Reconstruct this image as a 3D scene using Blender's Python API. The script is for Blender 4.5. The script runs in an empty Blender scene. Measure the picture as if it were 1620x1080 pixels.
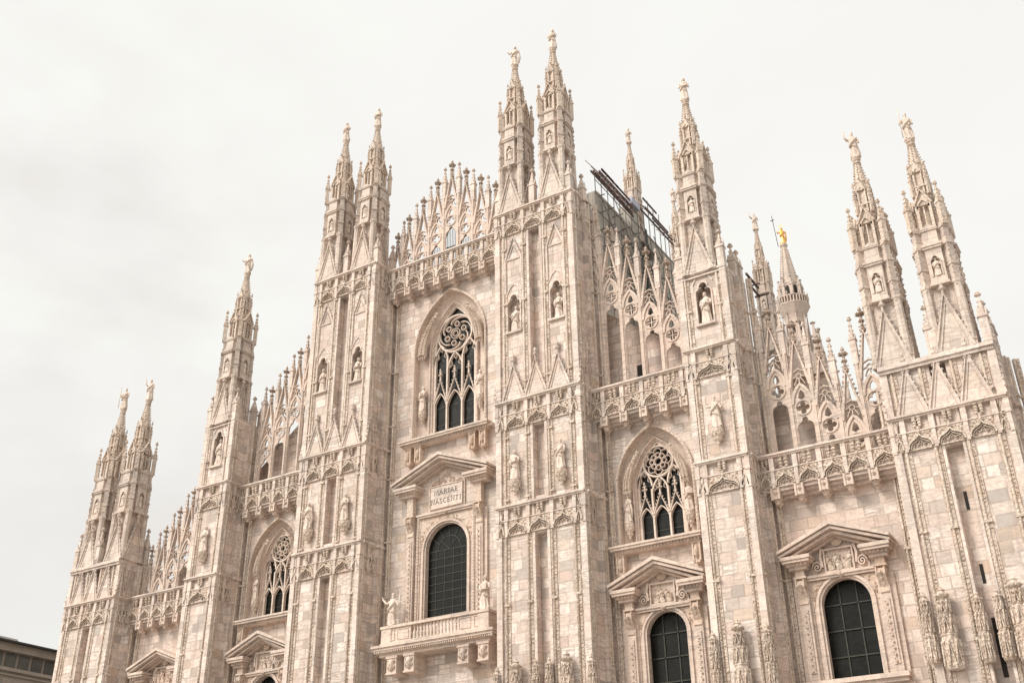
import bpy, math, random
from mathutils import Matrix, Vector
sin, cos, pi, rad = math.sin, math.cos, math.pi, math.radians
random.seed(7)
C = bpy.context.scene.collection
scene = bpy.context.scene

# ------------------------------------------------------------------ camera
cam_d = bpy.data.cameras.new('camera')
cam = bpy.data.objects.new('camera', cam_d); C.objects.link(cam)
cam_d.sensor_width = 36.0; cam_d.sensor_fit = 'HORIZONTAL'
cam_d.lens = 1727.5153 / 1620 * 36.0
cam_d.clip_end = 6000
cam.matrix_world = (Matrix.Translation((38.70307, -52.17873, 1.55123))
                    @ Matrix.Rotation(0.5541652, 4, 'Z') @ Matrix.Rotation(2.0654669, 4, 'X')
                    @ Matrix.Rotation(-0.0139113, 4, 'Z'))
scene.camera = cam

# ------------------------------------------------------------------ world: overcast daylight
SUN_AZ, SUN_EL = rad(212), rad(42)      # azimuth clockwise from +Y; light comes from the front left
w = bpy.data.worlds.new('World'); scene.world = w; w.use_nodes = True
nt = w.node_tree; N = nt.nodes; L = nt.links; N.clear()
out = N.new('ShaderNodeOutputWorld'); bg = N.new('ShaderNodeBackground')
sky = N.new('ShaderNodeTexSky'); sky.sky_type = 'NISHITA'; sky.sun_disc = False
sky.sun_elevation = SUN_EL; sky.sun_rotation = SUN_AZ
sky.dust_density = 4.0; sky.air_density = 1.0
tc = N.new('ShaderNodeTexCoord')
mp = N.new('ShaderNodeMapping'); mp.inputs['Scale'].default_value = (1.0, 1.0, 1.9)
n1 = N.new('ShaderNodeTexNoise'); n1.inputs['Scale'].default_value = 3.0; n1.inputs['Detail'].default_value = 7
n1.inputs['Roughness'].default_value = 0.5; n1.inputs['Distortion'].default_value = 0.5
rp = N.new('ShaderNodeValToRGB')
rp.color_ramp.elements[0].position = 0.34; rp.color_ramp.elements[0].color = (8.2, 8.05, 7.75, 1)
rp.color_ramp.elements[1].position = 0.60; rp.color_ramp.elements[1].color = (8.5, 8.5, 8.08, 1)
L.new(tc.outputs['Generated'], mp.inputs['Vector']); L.new(mp.outputs['Vector'], n1.inputs['Vector'])
L.new(n1.outputs['Fac'], rp.inputs['Fac'])
# the cloud layer is brighter around the hidden sun and greyer low down
sep = N.new('ShaderNodeSeparateXYZ'); L.new(tc.outputs['Generated'], sep.inputs[0])
dot = N.new('ShaderNodeVectorMath'); dot.operation = 'DOT_PRODUCT'
dot.inputs[1].default_value = (sin(SUN_AZ) * cos(SUN_EL), cos(SUN_AZ) * cos(SUN_EL), sin(SUN_EL))
L.new(tc.outputs['Generated'], dot.inputs[0])
mr = N.new('ShaderNodeMapRange'); mr.inputs['From Min'].default_value = 0.66; mr.inputs['From Max'].default_value = 1.0
mr.inputs['To Min'].default_value = 1.0; mr.inputs['To Max'].default_value = 2.6; mr.interpolation_type = 'SMOOTHSTEP'
L.new(dot.outputs['Value'], mr.inputs['Value'])
mz = N.new('ShaderNodeMapRange'); mz.inputs['From Min'].default_value = 0.10; mz.inputs['From Max'].default_value = 0.50
mz.inputs['To Min'].default_value = 0.88; mz.inputs['To Max'].default_value = 1.0
L.new(sep.outputs['Z'], mz.inputs['Value'])
mm = N.new('ShaderNodeMath'); mm.operation = 'MULTIPLY'; L.new(mr.outputs[0], mm.inputs[0]); L.new(mz.outputs[0], mm.inputs[1])
sc = N.new('ShaderNodeVectorMath'); sc.operation = 'SCALE'; L.new(rp.outputs['Color'], sc.inputs[0]); L.new(mm.outputs[0], sc.inputs['Scale'])
mx = N.new('ShaderNodeMix'); mx.data_type = 'RGBA'; mx.inputs['Factor'].default_value = 0.95
L.new(sky.outputs['Color'], mx.inputs['A']); L.new(sc.outputs[0], mx.inputs['B'])
# a bank of greyer cloud hangs to the left of the front
d2 = N.new('ShaderNodeVectorMath'); d2.operation = 'DOT_PRODUCT'; d2.inputs[1].default_value = (-.83, .40, .38); L.new(tc.outputs['Generated'], d2.inputs[0])
m2 = N.new('ShaderNodeMapRange'); m2.inputs['From Min'].default_value = .86; m2.inputs['From Max'].default_value = 1.0; m2.interpolation_type = 'SMOOTHSTEP'
L.new(d2.outputs['Value'], m2.inputs['Value'])
n2 = N.new('ShaderNodeTexNoise'); n2.inputs['Scale'].default_value = 4.5; n2.inputs['Detail'].default_value = 6; L.new(mp.outputs['Vector'], n2.inputs['Vector'])
r2 = N.new('ShaderNodeMapRange'); r2.inputs['From Min'].default_value = .35; r2.inputs['From Max'].default_value = .62; L.new(n2.outputs['Fac'], r2.inputs['Value'])
p2 = N.new('ShaderNodeMath'); p2.operation = 'MULTIPLY'; L.new(m2.outputs[0], p2.inputs[0]); L.new(r2.outputs[0], p2.inputs[1])
k2 = N.new('ShaderNodeMix'); k2.data_type = 'RGBA'; L.new(p2.outputs[0], k2.inputs['Factor']); L.new(mx.outputs['Result'], k2.inputs['A']); k2.inputs['B'].default_value = (6.95, 6.72, 6.45, 1)
L.new(k2.outputs['Result'], bg.inputs['Color']); bg.inputs['Strength'].default_value = 0.1
L.new(bg.outputs[0], out.inputs['Surface'])

sun_d = bpy.data.lights.new('sun', 'SUN'); sun_d.energy = 2.1; sun_d.angle = rad(18); sun_d.color = (1.0, 0.93, 0.85)
sun = bpy.data.objects.new('sun', sun_d); C.objects.link(sun)
sun.rotation_euler = Vector((-sin(SUN_AZ) * cos(SUN_EL), -cos(SUN_AZ) * cos(SUN_EL), -sin(SUN_EL))).to_track_quat('-Z', 'Y').to_euler()
sun.location = (0, -60, 120)

scene.view_settings.view_transform = 'Standard'; scene.view_settings.look = 'None'
scene.view_settings.gamma = 1; scene.view_settings.exposure = 0.25

# ------------------------------------------------------------------ materials
def newmat(name):
    m = bpy.data.materials.new(name); m.use_nodes = True
    t = m.node_tree; b = t.nodes['Principled BSDF']
    return m, t.nodes, t.links, b

def math_n(N, L, op, a, b=None, c=None):
    n = N.new('ShaderNodeMath'); n.operation = op
    for i, v in enumerate((a, b, c)):
        if v is None: continue
        if isinstance(v, (int, float)): n.inputs[i].default_value = v
        else: L.new(v, n.inputs[i])
    return n.outputs[0]

def mixc(N, L, fac, a, b, mode='MIX'):
    n = N.new('ShaderNodeMix'); n.data_type = 'RGBA'; n.blend_type = mode
    for k, v in (('Factor', fac), ('A', a), ('B', b)):
        if isinstance(v, (int, float)): n.inputs[k].default_value = v
        elif isinstance(v, tuple): n.inputs[k].default_value = v + (1,)
        else: L.new(v, n.inputs[k])
    return n.outputs['Result']

def noise(N, L, vec, scale, detail=3, rough=0.55, dist=0.0):
    n = N.new('ShaderNodeTexNoise'); n.inputs['Scale'].default_value = scale; n.inputs['Detail'].default_value = detail
    n.inputs['Roughness'].default_value = rough; n.inputs['Distortion'].default_value = dist
    L.new(vec, n.inputs['Vector']); return n.outputs['Fac']

def ramp(N, L, fac, stops, interp='LINEAR'):
    n = N.new('ShaderNodeValToRGB'); cr = n.color_ramp; cr.interpolation = interp
    while len(cr.elements) < len(stops): cr.elements.new(0.5)
    for e, (p, c) in zip(cr.elements, stops):
        e.position = p; e.color = (c if isinstance(c, tuple) else (c, c, c)) + (1,)
    L.new(fac, n.inputs['Fac']); return n.outputs['Color']

def marble(name, rowh=0.62, tones=None, vary=1.0, joint=0.5, wmin=0.8, wvar=1.0):
    """veined ashlar: every block its own tone, drawn on world position"""
    m, N, L, b = newmat(name)
    geo = N.new('ShaderNodeNewGeometry'); pos = geo.outputs['Position']
    sp = N.new('ShaderNodeSeparateXYZ'); L.new(pos, sp.inputs[0])
    u = math_n(N, L, 'ADD', sp.outputs[0], sp.outputs[1])
    v = math_n(N, L, 'DIVIDE', sp.outputs[2], rowh)
    row = math_n(N, L, 'FLOOR', v)
    wn = N.new('ShaderNodeTexWhiteNoise'); wn.noise_dimensions = '1D'; L.new(row, wn.inputs['W'])
    r1 = wn.outputs['Value']
    wd = math_n(N, L, 'MULTIPLY_ADD', r1, wvar, wmin)
    uu = math_n(N, L, 'MULTIPLY_ADD', r1, 17.3, math_n(N, L, 'DIVIDE', u, wd))
    col = math_n(N, L, 'FLOOR', uu)
    cb = N.new('ShaderNodeCombineXYZ'); L.new(row, cb.inputs[0]); L.new(col, cb.inputs[1])
    w2 = N.new('ShaderNodeTexWhiteNoise'); w2.noise_dimensions = '3D'; L.new(cb.outputs[0], w2.inputs['Vector'])
    tones = tones or [(0.0, (.60, .48, .415)), (.16, (.78, .685, .61)), (.30, (.70, .56, .49)), (.40, (.82, .755, .69)), (.58, (.76, .64, .565)),
                      (.68, (.47, .43, .395)), (.74, (.70, .60, .52)), (.82, (.62, .49, .38)), (.87, (.37, .335, .31)), (.91, (.77, .655, .585)), (1.0, (.84, .77, .71))]
    base = ramp(N, L, w2.outputs['Value'], tones)
    flat = tones[1][1]
    base = mixc(N, L, vary, flat, base)
    # each block is cut from another part of the quarry: shift and tilt the veins
    off = N.new('ShaderNodeVectorMath'); off.operation = 'MULTIPLY_ADD'; L.new(w2.outputs['Color'], off.inputs[0])
    off.inputs[1].default_value = (23, 31, 17); L.new(pos, off.inputs[2])
    mp = N.new('ShaderNodeMapping'); mp.inputs['Rotation'].default_value = (0, rad(-24), 0); mp.inputs['Scale'].default_value = (.55, .55, 4.2)
    L.new(off.outputs[0], mp.inputs['Vector'])
    ve = noise(N, L, mp.outputs['Vector'], 1.0, 5, .62, .9)
    vm = ramp(N, L, ve, [(.40, 0.0), (.48, .85), (.505, 1.0), (.535, .3), (.62, 0.0)])
    sepc = N.new('ShaderNodeSeparateColor'); L.new(w2.outputs['Color'], sepc.inputs[0])
    vs = math_n(N, L, 'MULTIPLY', vm, math_n(N, L, 'MULTIPLY_ADD', sepc.outputs[1], .85, .12))
    base = mixc(N, L, vs, base, (.36, .32, .29))
    big = noise(N, L, pos, .16, 3, .5)
    base = mixc(N, L, ramp(N, L, big, [(.40, .0), (.66, .30)]), base, (.68, .515, .435))
    # weather streaks run down the wall
    m3 = N.new('ShaderNodeMapping'); m3.inputs['Scale'].default_value = (2.6, 2.6, .13); L.new(pos, m3.inputs['Vector'])
    st = noise(N, L, m3.outputs['Vector'], 1.0, 4, .6)
    base = mixc(N, L, ramp(N, L, st, [(.52, 0.0), (.70, .45)]), base, (.36, .30, .27))
    sm = noise(N, L, pos, 5.0, 4, .65)
    base = mixc(N, L, ramp(N, L, sm, [(.36, .42), (.52, 0.0)]), base, (.40, .325, .285))
    if joint:
        fu = math_n(N, L, 'MULTIPLY', math_n(N, L, 'FRACT', uu), wd)
        du = math_n(N, L, 'MINIMUM', fu, math_n(N, L, 'SUBTRACT', wd, fu))
        fv = math_n(N, L, 'MULTIPLY', math_n(N, L, 'FRACT', v), rowh)
        dv = math_n(N, L, 'MINIMUM', fv, math_n(N, L, 'SUBTRACT', rowh, fv))
        d = math_n(N, L, 'MINIMUM', du, dv)
        jn = ramp(N, L, noise(N, L, pos, 1.1, 4, .65), [(.40, 0.25), (.62, 1.0)])
        jm = math_n(N, L, 'MULTIPLY', jn, ramp(N, L, math_n(N, L, 'MULTIPLY', d, 12), [(.15, min(1, joint * 1.5)), (.6, 0.0)]))
        base = mixc(N, L, jm, base, (.30, .25, .21))
    base = mixc(N, L, 1.0, base, (1.0, .98, .965), 'MULTIPLY')
    L.new(base, b.inputs['Base Color'])
    b.inputs['Roughness'].default_value = .72
    b.inputs['Specular IOR Level'].default_value = .25
    bp = N.new('ShaderNodeBump'); bp.inputs['Strength'].default_value = .35; bp.inputs['Distance'].default_value = .05
    L.new(noise(N, L, pos, 7.0, 5, .65), bp.inputs['Height']); L.new(bp.outputs['Normal'], b.inputs['Normal'])
    return m

def carved(name, base=(.77, .665, .58), dark=(.30, .235, .19), amount=.26, scale=9.0, bump=.5, tone2=(.67, .585, .51), segs=.7):
    """deeply worked ornament, soot and painted shade darken its noise hollows"""
    m, N, L, b = newmat(name)
    geo = N.new('ShaderNodeNewGeometry'); pos = geo.outputs['Position']
    c = mixc(N, L, ramp(N, L, noise(N, L, pos, .55, 3, .5), [(.35, 0.0), (.65, 1.0)]), base, tone2)
    c = mixc(N, L, ramp(N, L, noise(N, L, pos, 1.9, 3, .6), [(.5, 0.0), (.72, .45)]), c, (.60, .475, .395))
    sp = N.new('ShaderNodeSeparateXYZ'); L.new(pos, sp.inputs[0])
    seg = math_n(N, L, 'FLOOR', math_n(N, L, 'MULTIPLY', math_n(N, L, 'MULTIPLY_ADD', math_n(N, L, 'FLOOR', sp.outputs[0]), .37, sp.outputs[2]), 1.25))
    wn = N.new('ShaderNodeTexWhiteNoise'); wn.noise_dimensions = '2D'; cb = N.new('ShaderNodeCombineXYZ')
    L.new(seg, cb.inputs[0]); L.new(math_n(N, L, 'FLOOR', sp.outputs[0]), cb.inputs[1]); L.new(cb.outputs[0], wn.inputs['Vector'])
    tone = ramp(N, L, wn.outputs['Value'], [(0.0, (1.0, .98, .95)), (.35, (.90, .86, .82)), (.6, (1.06, 1.05, 1.04)), (.8, (.86, .78, .70)), (1.0, (.74, .70, .67))])
    c = mixc(N, L, segs, c, tone, 'MULTIPLY')
    vo = N.new('ShaderNodeTexVoronoi'); vo.inputs['Scale'].default_value = scale; L.new(pos, vo.inputs['Vector'])
    ns = noise(N, L, pos, scale * .8, 4, .7)
    pit = math_n(N, L, 'MULTIPLY', ramp(N, L, ns, [(.42, 1.0), (.56, 0.0)]), amount)
    c = mixc(N, L, pit, c, dark)  # specks of soot that also paint shade into the bump hollows
    c = mixc(N, L, 1.0, c, (1.0, .985, .97), 'MULTIPLY')
    L.new(c, b.inputs['Base Color']); b.inputs['Roughness'].default_value = .8; b.inputs['Specular IOR Level'].default_value = .2
    bp = N.new('ShaderNodeBump'); bp.inputs['Strength'].default_value = bump; bp.inputs['Distance'].default_value = .08
    h = math_n(N, L, 'ADD', vo.outputs['Distance'], ns)
    L.new(h, bp.inputs['Height']); L.new(bp.outputs['Normal'], b.inputs['Normal'])
    return m

def plain(name, col, rough=.6, metal=0.0, var=.25, scale=3.0, spec=.4, folds=None):
    m, N, L, b = newmat(name)
    geo = N.new('ShaderNodeNewGeometry')
    dk = tuple(x * (1 - var) for x in col); lt = tuple(min(1, x * (1 + var)) for x in col)
    vec = geo.outputs['Position']
    if folds:
        mpf = N.new('ShaderNodeMapping'); mpf.inputs['Scale'].default_value = folds; L.new(vec, mpf.inputs['Vector']); vec = mpf.outputs['Vector']
        bf = N.new('ShaderNodeBump'); bf.inputs['Strength'].default_value = 1.0; bf.inputs['Distance'].default_value = .25
        L.new(noise(N, L, vec, scale, 4, .55, .8), bf.inputs['Height']); L.new(bf.outputs['Normal'], b.inputs['Normal'])
    c = ramp(N, L, noise(N, L, vec, scale, 5, .6), [(.3, dk), (.7, lt)])
    L.new(c, b.inputs['Base Color']); b.inputs['Roughness'].default_value = rough; b.inputs['Metallic'].default_value = metal
    b.inputs['Specular IOR Level'].default_value = spec
    return m

M_WALL = marble('veined_marble_blocks', rowh=.58, wmin=.6, wvar=.9)
M_PIER = marble('veined_marble_pier', rowh=.6, wmin=.5, wvar=.7)
M_PALE = marble('pale_marble', rowh=.9, vary=.55, joint=.3, wmin=1.2)
M_SPIRE = marble('spire_marble', rowh=.75, vary=.6, joint=.35, wmin=.5, wvar=.6,
                 tones=[(0.0, (.60, .505, .435)), (.3, (.74, .65, .57)), (.6, (.62, .53, .46)), (.8, (.52, .465, .42)), (1.0, (.72, .61, .525))])
M_PINK = marble('pink_marble_trim', rowh=1.1, vary=.5, joint=.2, wmin=1.0,
                tones=[(0.0, (.66, .535, .45)), (.4, (.73, .61, .52)), (.7, (.62, .495, .42)), (1.0, (.76, .66, .575))])
M_CARVE = carved('carved_marble')
M_FINIAL = carved('weathered_finial_marble', base=(.50, .40, .335), dark=(.20, .16, .13), amount=.4, scale=5, bump=.5, tone2=(.58, .49, .42), segs=.3)
M_FRIEZE = carved('carved_frieze_marble', amount=.45, scale=8.0, bump=.9)
M_RIB = carved('carved_rib_marble', dark=(.28, .22, .185), amount=.46, scale=9.0, bump=.7)
M_RELIEF = carved('relief_marble', base=(.66, .52, .43), amount=.32, scale=6)
M_STATUE = carved('statue_marble', base=(.78, .68, .60), amount=.22, scale=5, bump=.3, tone2=(.70, .59, .51), segs=0.0)
M_SPCARVE = carved('spire_ornament', base=(.72, .615, .53), amount=.30, scale=6, bump=.7, segs=.45)
M_FAR = marble('far_marble', rowh=.9, vary=.4, joint=.2, tones=[(0.0, (.56, .475, .41)), (.3, (.62, .53, .46)), (.7, (.52, .45, .39)), (1.0, (.60, .51, .44))])
M_GLASS = plain('dark_leaded_glass', (.010, .010, .008), .4, 0, .35, .8, .15)
_n, _l, _b = M_GLASS.node_tree.nodes, M_GLASS.node_tree.links, M_GLASS.node_tree.nodes['Principled BSDF']
_g = _n.new('ShaderNodeNewGeometry'); _bp = _n.new('ShaderNodeBump'); _bp.inputs['Strength'].default_value = .14; _bp.inputs['Distance'].default_value = .12
_l.new(noise(_n, _l, _g.outputs['Position'], 3.2, 2, .5), _bp.inputs['Height']); _l.new(_bp.outputs['Normal'], _b.inputs['Normal'])
_l.new(ramp(_n, _l, noise(_n, _l, _g.outputs['Position'], 2.1, 3, .6), [(.35, .18), (.65, .5)]), _b.inputs['Roughness'])
M_LEAD = plain('lead_and_iron', (.045, .044, .035), .6, .2)
M_IRON = plain('dark_iron_bars', (.035, .035, .04), .5, .4)
M_BEAM = plain('rusty_brown_steel', (.115, .065, .052), .65, .1, .5, 1.2)
M_RUST = plain('orange_brown_steel', (.20, .075, .04), .7, .1, .35, 1.2)
M_TUBE = plain('scaffold_tube', (.15, .135, .12), .6, .2)
M_NET = plain('grey_debris_net', (.42, .385, .34), .9, 0, .2, 1.0, .1, (1.6, 1.6, .25))
M_NETD = plain('dark_green_gap', (.055, .075, .065), .85, 0, .3, .6, .1)  # dark colour standing in for a shadowed hole in the scaffold
M_GOLD = plain('gilded_copper', (.85, .50, .14), .4, .6, .12, 1.5)
M_ROOF = plain('grey_roof_lead', (.22, .20, .18), .7, 0, .2, .8)
M_SLATE = plain('dark_roof_band', (.05, .045, .042), .7, 0, .3, .5)
M_HOUSE = plain('beige_render', (.36, .305, .255), .85, 0, .10, .4, .2)
M_PANE = plain('office_pane', (.10, .098, .085), .3, 0, .6, .35, .4)
M_HOLE = plain('unlit_opening', (.025, .02, .016), .8, 0, .3)  # near-black colour painted for the unlit inside of openings
M_INK = plain('bronze_letters', (.05, .04, .032), .6, .1)
M_GROUND = plain('piazza_stone', (.33, .30, .27), .8, 0, .12, .12)

# ------------------------------------------------------------------ mesh builder
class MB:
    def __init__(s): s.V = []; s.F = []; s.S = []
    def q(s, idx, smooth=False): s.F.append(idx); s.S.append(smooth)
    def box(s, x0, x1, y0, y1, z0, z1):
        b = len(s.V)
        s.V += [(x0, y0, z0), (x1, y0, z0), (x1, y1, z0), (x0, y1, z0), (x0, y0, z1), (x1, y0, z1), (x1, y1, z1), (x0, y1, z1)]
        for f in ((0, 3, 2, 1), (4, 5, 6, 7), (0, 1, 5, 4), (1, 2, 6, 5), (2, 3, 7, 6), (3, 0, 4, 7)): s.q([b + i for i in f])
        return s
    def prism(s, poly, y0, y1):
        a = sum(poly[i][0] * poly[(i + 1) % len(poly)][1] - poly[(i + 1) % len(poly)][0] * poly[i][1] for i in range(len(poly)))
        if a < 0: poly = poly[::-1]
        n = len(poly); b = len(s.V)
        s.V += [(x, y0, z) for x, z in poly] + [(x, y1, z) for x, z in poly]
        s.q([b + i for i in range(n)]); s.q([b + n + i for i in reversed(range(n))])
        for i in range(n):
            j = (i + 1) % n; s.q([b + i, b + n + i, b + n + j, b + j])
        return s
    def ribbon(s, pts, wd, y0, y1, closed=False):
        n = len(pts); A = []; B = []
        for i in range(n):
            p = pts[i]
            if closed: a, c = pts[i - 1], pts[(i + 1) % n]
            else: a, c = pts[max(i - 1, 0)], pts[min(i + 1, n - 1)]
            dx, dz = c[0] - a[0], c[1] - a[1]; l = math.hypot(dx, dz) or 1
            nx, nz = -dz / l, dx / l
            A.append((p[0] + nx * wd / 2, p[1] + nz * wd / 2)); B.append((p[0] - nx * wd / 2, p[1] - nz * wd / 2))
        b = len(s.V)
        for i in range(n):
            s.V += [(A[i][0], y0, A[i][1]), (B[i][0], y0, B[i][1]), (B[i][0], y1, B[i][1]), (A[i][0], y1, A[i][1])]
        for i in range(n if closed else n - 1):
            j = (i + 1) % n
            for k in range(4):
                l = (k + 1) % 4
                s.q([b + 4 * i + k, b + 4 * i + l, b + 4 * j + l, b + 4 * j + k])
        if not closed:
            s.q([b + k for k in range(4)]); e = b + 4 * (n - 1); s.q([e + k for k in (3, 2, 1, 0)])
        return s
    def lathe(s, prof, cx=0, cy=0, n=8, ph=0.0, smooth=False, fold=None, sy=1.0):
        b = len(s.V); m = len(prof)
        for r, z in prof:
            for k in range(n):
                t = 2 * pi * k / n + ph; rr = r * (fold(t, z) if fold else 1)
                s.V.append((cx + rr * cos(t), cy + rr * sin(t) * sy, z))
        for i in range(m - 1):
            for k in range(n):
                l = (k + 1) % n; s.q([b + i * n + k, b + i * n + l, b + (i + 1) * n + l, b + (i + 1) * n + k], smooth)
        s.q([b + k for k in reversed(range(n))]); s.q([b + (m - 1) * n + k for k in range(n)])
        return s
    def knob(s, x, y, z, r, h=None):
        h = h or r; b = len(s.V)
        s.V += [(x + r, y, z), (x, y + r, z), (x - r, y, z), (x, y - r, z), (x, y, z + h), (x, y, z - h)]
        for k in range(4):
            l = (k + 1) % 4; s.q([b + k, b + l, b + 4]); s.q([b + l, b + k, b + 5])
        return s
    def tube(s, pts, rs, n=6, smooth=True):
        if isinstance(rs, (int, float)): rs = [rs] * len(pts)
        b = len(s.V); P = [Vector(p) for p in pts]
        for i, p in enumerate(P):
            d = (P[min(i + 1, len(P) - 1)] - P[max(i - 1, 0)]).normalized()
            a = d.cross(Vector((0, 0, 1)))
            if a.length < 1e-3: a = Vector((1, 0, 0))
            a.normalize(); c = d.cross(a)
            for k in range(n):
                t = 2 * pi * k / n; s.V.append(tuple(p + (a * cos(t) + c * sin(t)) * rs[i]))
        for i in range(len(P) - 1):
            for k in range(n):
                l = (k + 1) % n; s.q([b + i * n + k, b + i * n + l, b + (i + 1) * n + l, b + (i + 1) * n + k], smooth)
        s.q([b + k for k in reversed(range(n))]); s.q([b + (len(P) - 1) * n + k for k in range(n)])
        return s
    def loft(s, rings):
        b = len(s.V); n = len(rings[0])
        for r in rings: s.V += r
        for i in range(len(rings) - 1):
            for k in range(n - 1): s.q([b + i * n + k, b + i * n + k + 1, b + (i + 1) * n + k + 1, b + (i + 1) * n + k])
        return s
    def add(s, o, mat=None, loc=None, rz=0.0, sc=1.0):
        if mat is None: mat = Matrix.Translation(loc or (0, 0, 0)) @ Matrix.Rotation(rz, 4, 'Z') @ Matrix.Scale(sc, 4)
        b = len(s.V)
        s.V += [tuple(mat @ Vector(v)) for v in o.V]
        s.F += [[b + i for i in f] for f in o.F]; s.S += o.S
        return s
    def mesh(s, name, mat):
        me = bpy.data.meshes.new(name); me.from_pydata(s.V, [], s.F)
        me.polygons.foreach_set('use_smooth', s.S); me.materials.append(mat); me.update()
        return me
    def obj(s, name, mat, parent=None, loc=(0, 0, 0), rz=0.0):
        return link(name, s.mesh(name, mat), parent, loc, rz)

def link(name, me, parent=None, loc=(0, 0, 0), rz=0.0):
    o = bpy.data.objects.new(name, me); C.objects.link(o); o.location = loc; o.rotation_euler = (0, 0, rz)
    if parent: o.parent = parent
    return o

def tag(o, label=None, cat=None, group=None, kind=None):
    for k, v in (('label', label), ('category', cat), ('group', group), ('kind', kind)):
        if v: o[k] = v
    return o

def empty(name, loc=(0, 0, 0), parent=None):
    o = bpy.data.objects.new(name, None); C.objects.link(o); o.location = loc; o.empty_display_size = .5
    if parent: o.parent = parent
    return o

def arch(hw, spr, apex, n=10, cx=0.0, zb=None):
    """pointed arch, left foot to right foot; zb adds straight jambs"""
    h = apex - spr; R = (hw * hw + h * h) / (2 * hw); tm = math.atan2(h, R - hw) if R > hw else math.atan2(h, -(hw - R))
    right = [(cx + hw - R + R * cos(tm * i / n), spr + R * sin(tm * i / n)) for i in range(n + 1)]
    left = [(2 * cx - x, z) for x, z in right]
    pts = left + right[::-1][1:]
    if zb is not None: pts = [(cx - hw, zb)] + pts + [(cx + hw, zb)]
    return pts

def rarch(hw, spr, n=16, cx=0.0, zb=None):
    pts = [(cx - hw * cos(pi * i / n), spr + hw * sin(pi * i / n)) for i in range(n + 1)]
    if zb is not None: pts = [(cx - hw, zb)] + pts + [(cx + hw, zb)]
    return pts

def hole_wall(mb, x0, x1, z0, z1, hole, y0, y1):
    """rectangle minus an arched opening whose feet stand on z0"""
    k = max(range(len(hole)), key=lambda i: hole[i][1]); ax = hole[k][0]
    mb.prism([(x0, z0), (x0, z1), (ax, z1)] + [hole[i] for i in range(k, -1, -1)], y0, y1)
    mb.prism([(x1, z0)] + [hole[i] for i in range(len(hole) - 1, k - 1, -1)] + [(ax, z1), (x1, z1)], y0, y1)

def trefoil(w, z0, zs, cx=0.0):
    """cusped head of a niche or doorway: feet at z0, lobes begin at zs"""
    r = w * .27; P = [(cx - w / 2, z0), (cx - w / 2, zs)]
    P += [(cx - w / 2 + r - r * cos(t), zs + r * sin(t) * 1.1) for t in (.5, 1.0, 1.6, 2.1)]
    P += [(cx - r * 1.05 * cos(t), zs + r * 1.35 + r * 1.25 * sin(t)) for t in (-.1, .5, 1.0, pi / 2)]
    return P + [(2 * cx - x, z) for x, z in P[::-1][1:]]

# ------------------------------------------------------------------ ornament kits
def capital_pair(mb, c, yf, zt, s=1.0):
    """two stacked-ring corbels on one stem under a ledge"""
    for d in (-.15, .15):
        mb.lathe([(.05 * s, zt - .62 * s), (.10 * s, zt - .58 * s), (.07 * s, zt - .47 * s), (.13 * s, zt - .42 * s), (.09 * s, zt - .30 * s),
                  (.155 * s, zt - .24 * s), (.11 * s, zt - .12 * s), (.17 * s, zt - .05 * s), (.17 * s, zt)], c + d * s, yf, 7)
    mb.lathe([(.10 * s, zt - 1.0 * s), (.13 * s, zt - .9 * s), (.09 * s, zt - .8 * s), (.12 * s, zt - .6 * s)], c, yf, 6)

def ogee_pts(c, hw, z0, h, n=9):
    P = []
    for i in range(n + 1):
        t = i / n; k = ((1 - t) ** 3, 3 * t * (1 - t) ** 2, 3 * t * t * (1 - t), t ** 3)
        P.append((c + hw * (-k[0] - k[1] - .22 * k[2]), z0 + h * (.74 * k[1] + .52 * k[2] + k[3])))
    return P + [(2 * c - x, z) for x, z in P[::-1][1:]]

def ogee_unit(mb, c, wd, zt, yf, depth=.14):
    """ogee arch with carved filling; its ledge is at zt"""
    hw = wd / 2 - .13; z0 = zt - 1.80
    mb.ribbon(ogee_pts(c, hw, z0, .70), .085, yf - depth, yf + .12)
    mb.ribbon(ogee_pts(c, hw - .10, z0 - .01, .56), .04, yf - depth * .5, yf + .12)
    mb.box(c - hw + .02, c + hw - .02, yf - .02, yf + .12, z0 - .06, z0)
    mb.knob(c, yf - depth * .7, z0 + .80, .07, .12)
    for d in (-1, 1): mb.knob(c + d * .085, yf - depth * .6, z0 + .77, .05)
    for i in range(5):      # pierced leaf filling
        t = (i - 2) / 2.0
        mb.knob(c + t * hw * .62, yf + .05, z0 + .09 + .15 * (1 - abs(t)), .06, .085)
    for d in (-1, 1):
        mb.ribbon([(c + d * hw * .72, z0 + .04), (c + d * hw * .5, z0 + .26), (c + d * hw * .2, z0 + .2), (c, z0 + .44)], .035, yf + .0, yf + .12)
        mb.knob(c + d * hw * .62, yf - depth * .7, z0 + .47, .05, .06); mb.knob(c + d * hw * .28, yf - depth * .7, z0 + .60, .045, .06)

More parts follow.
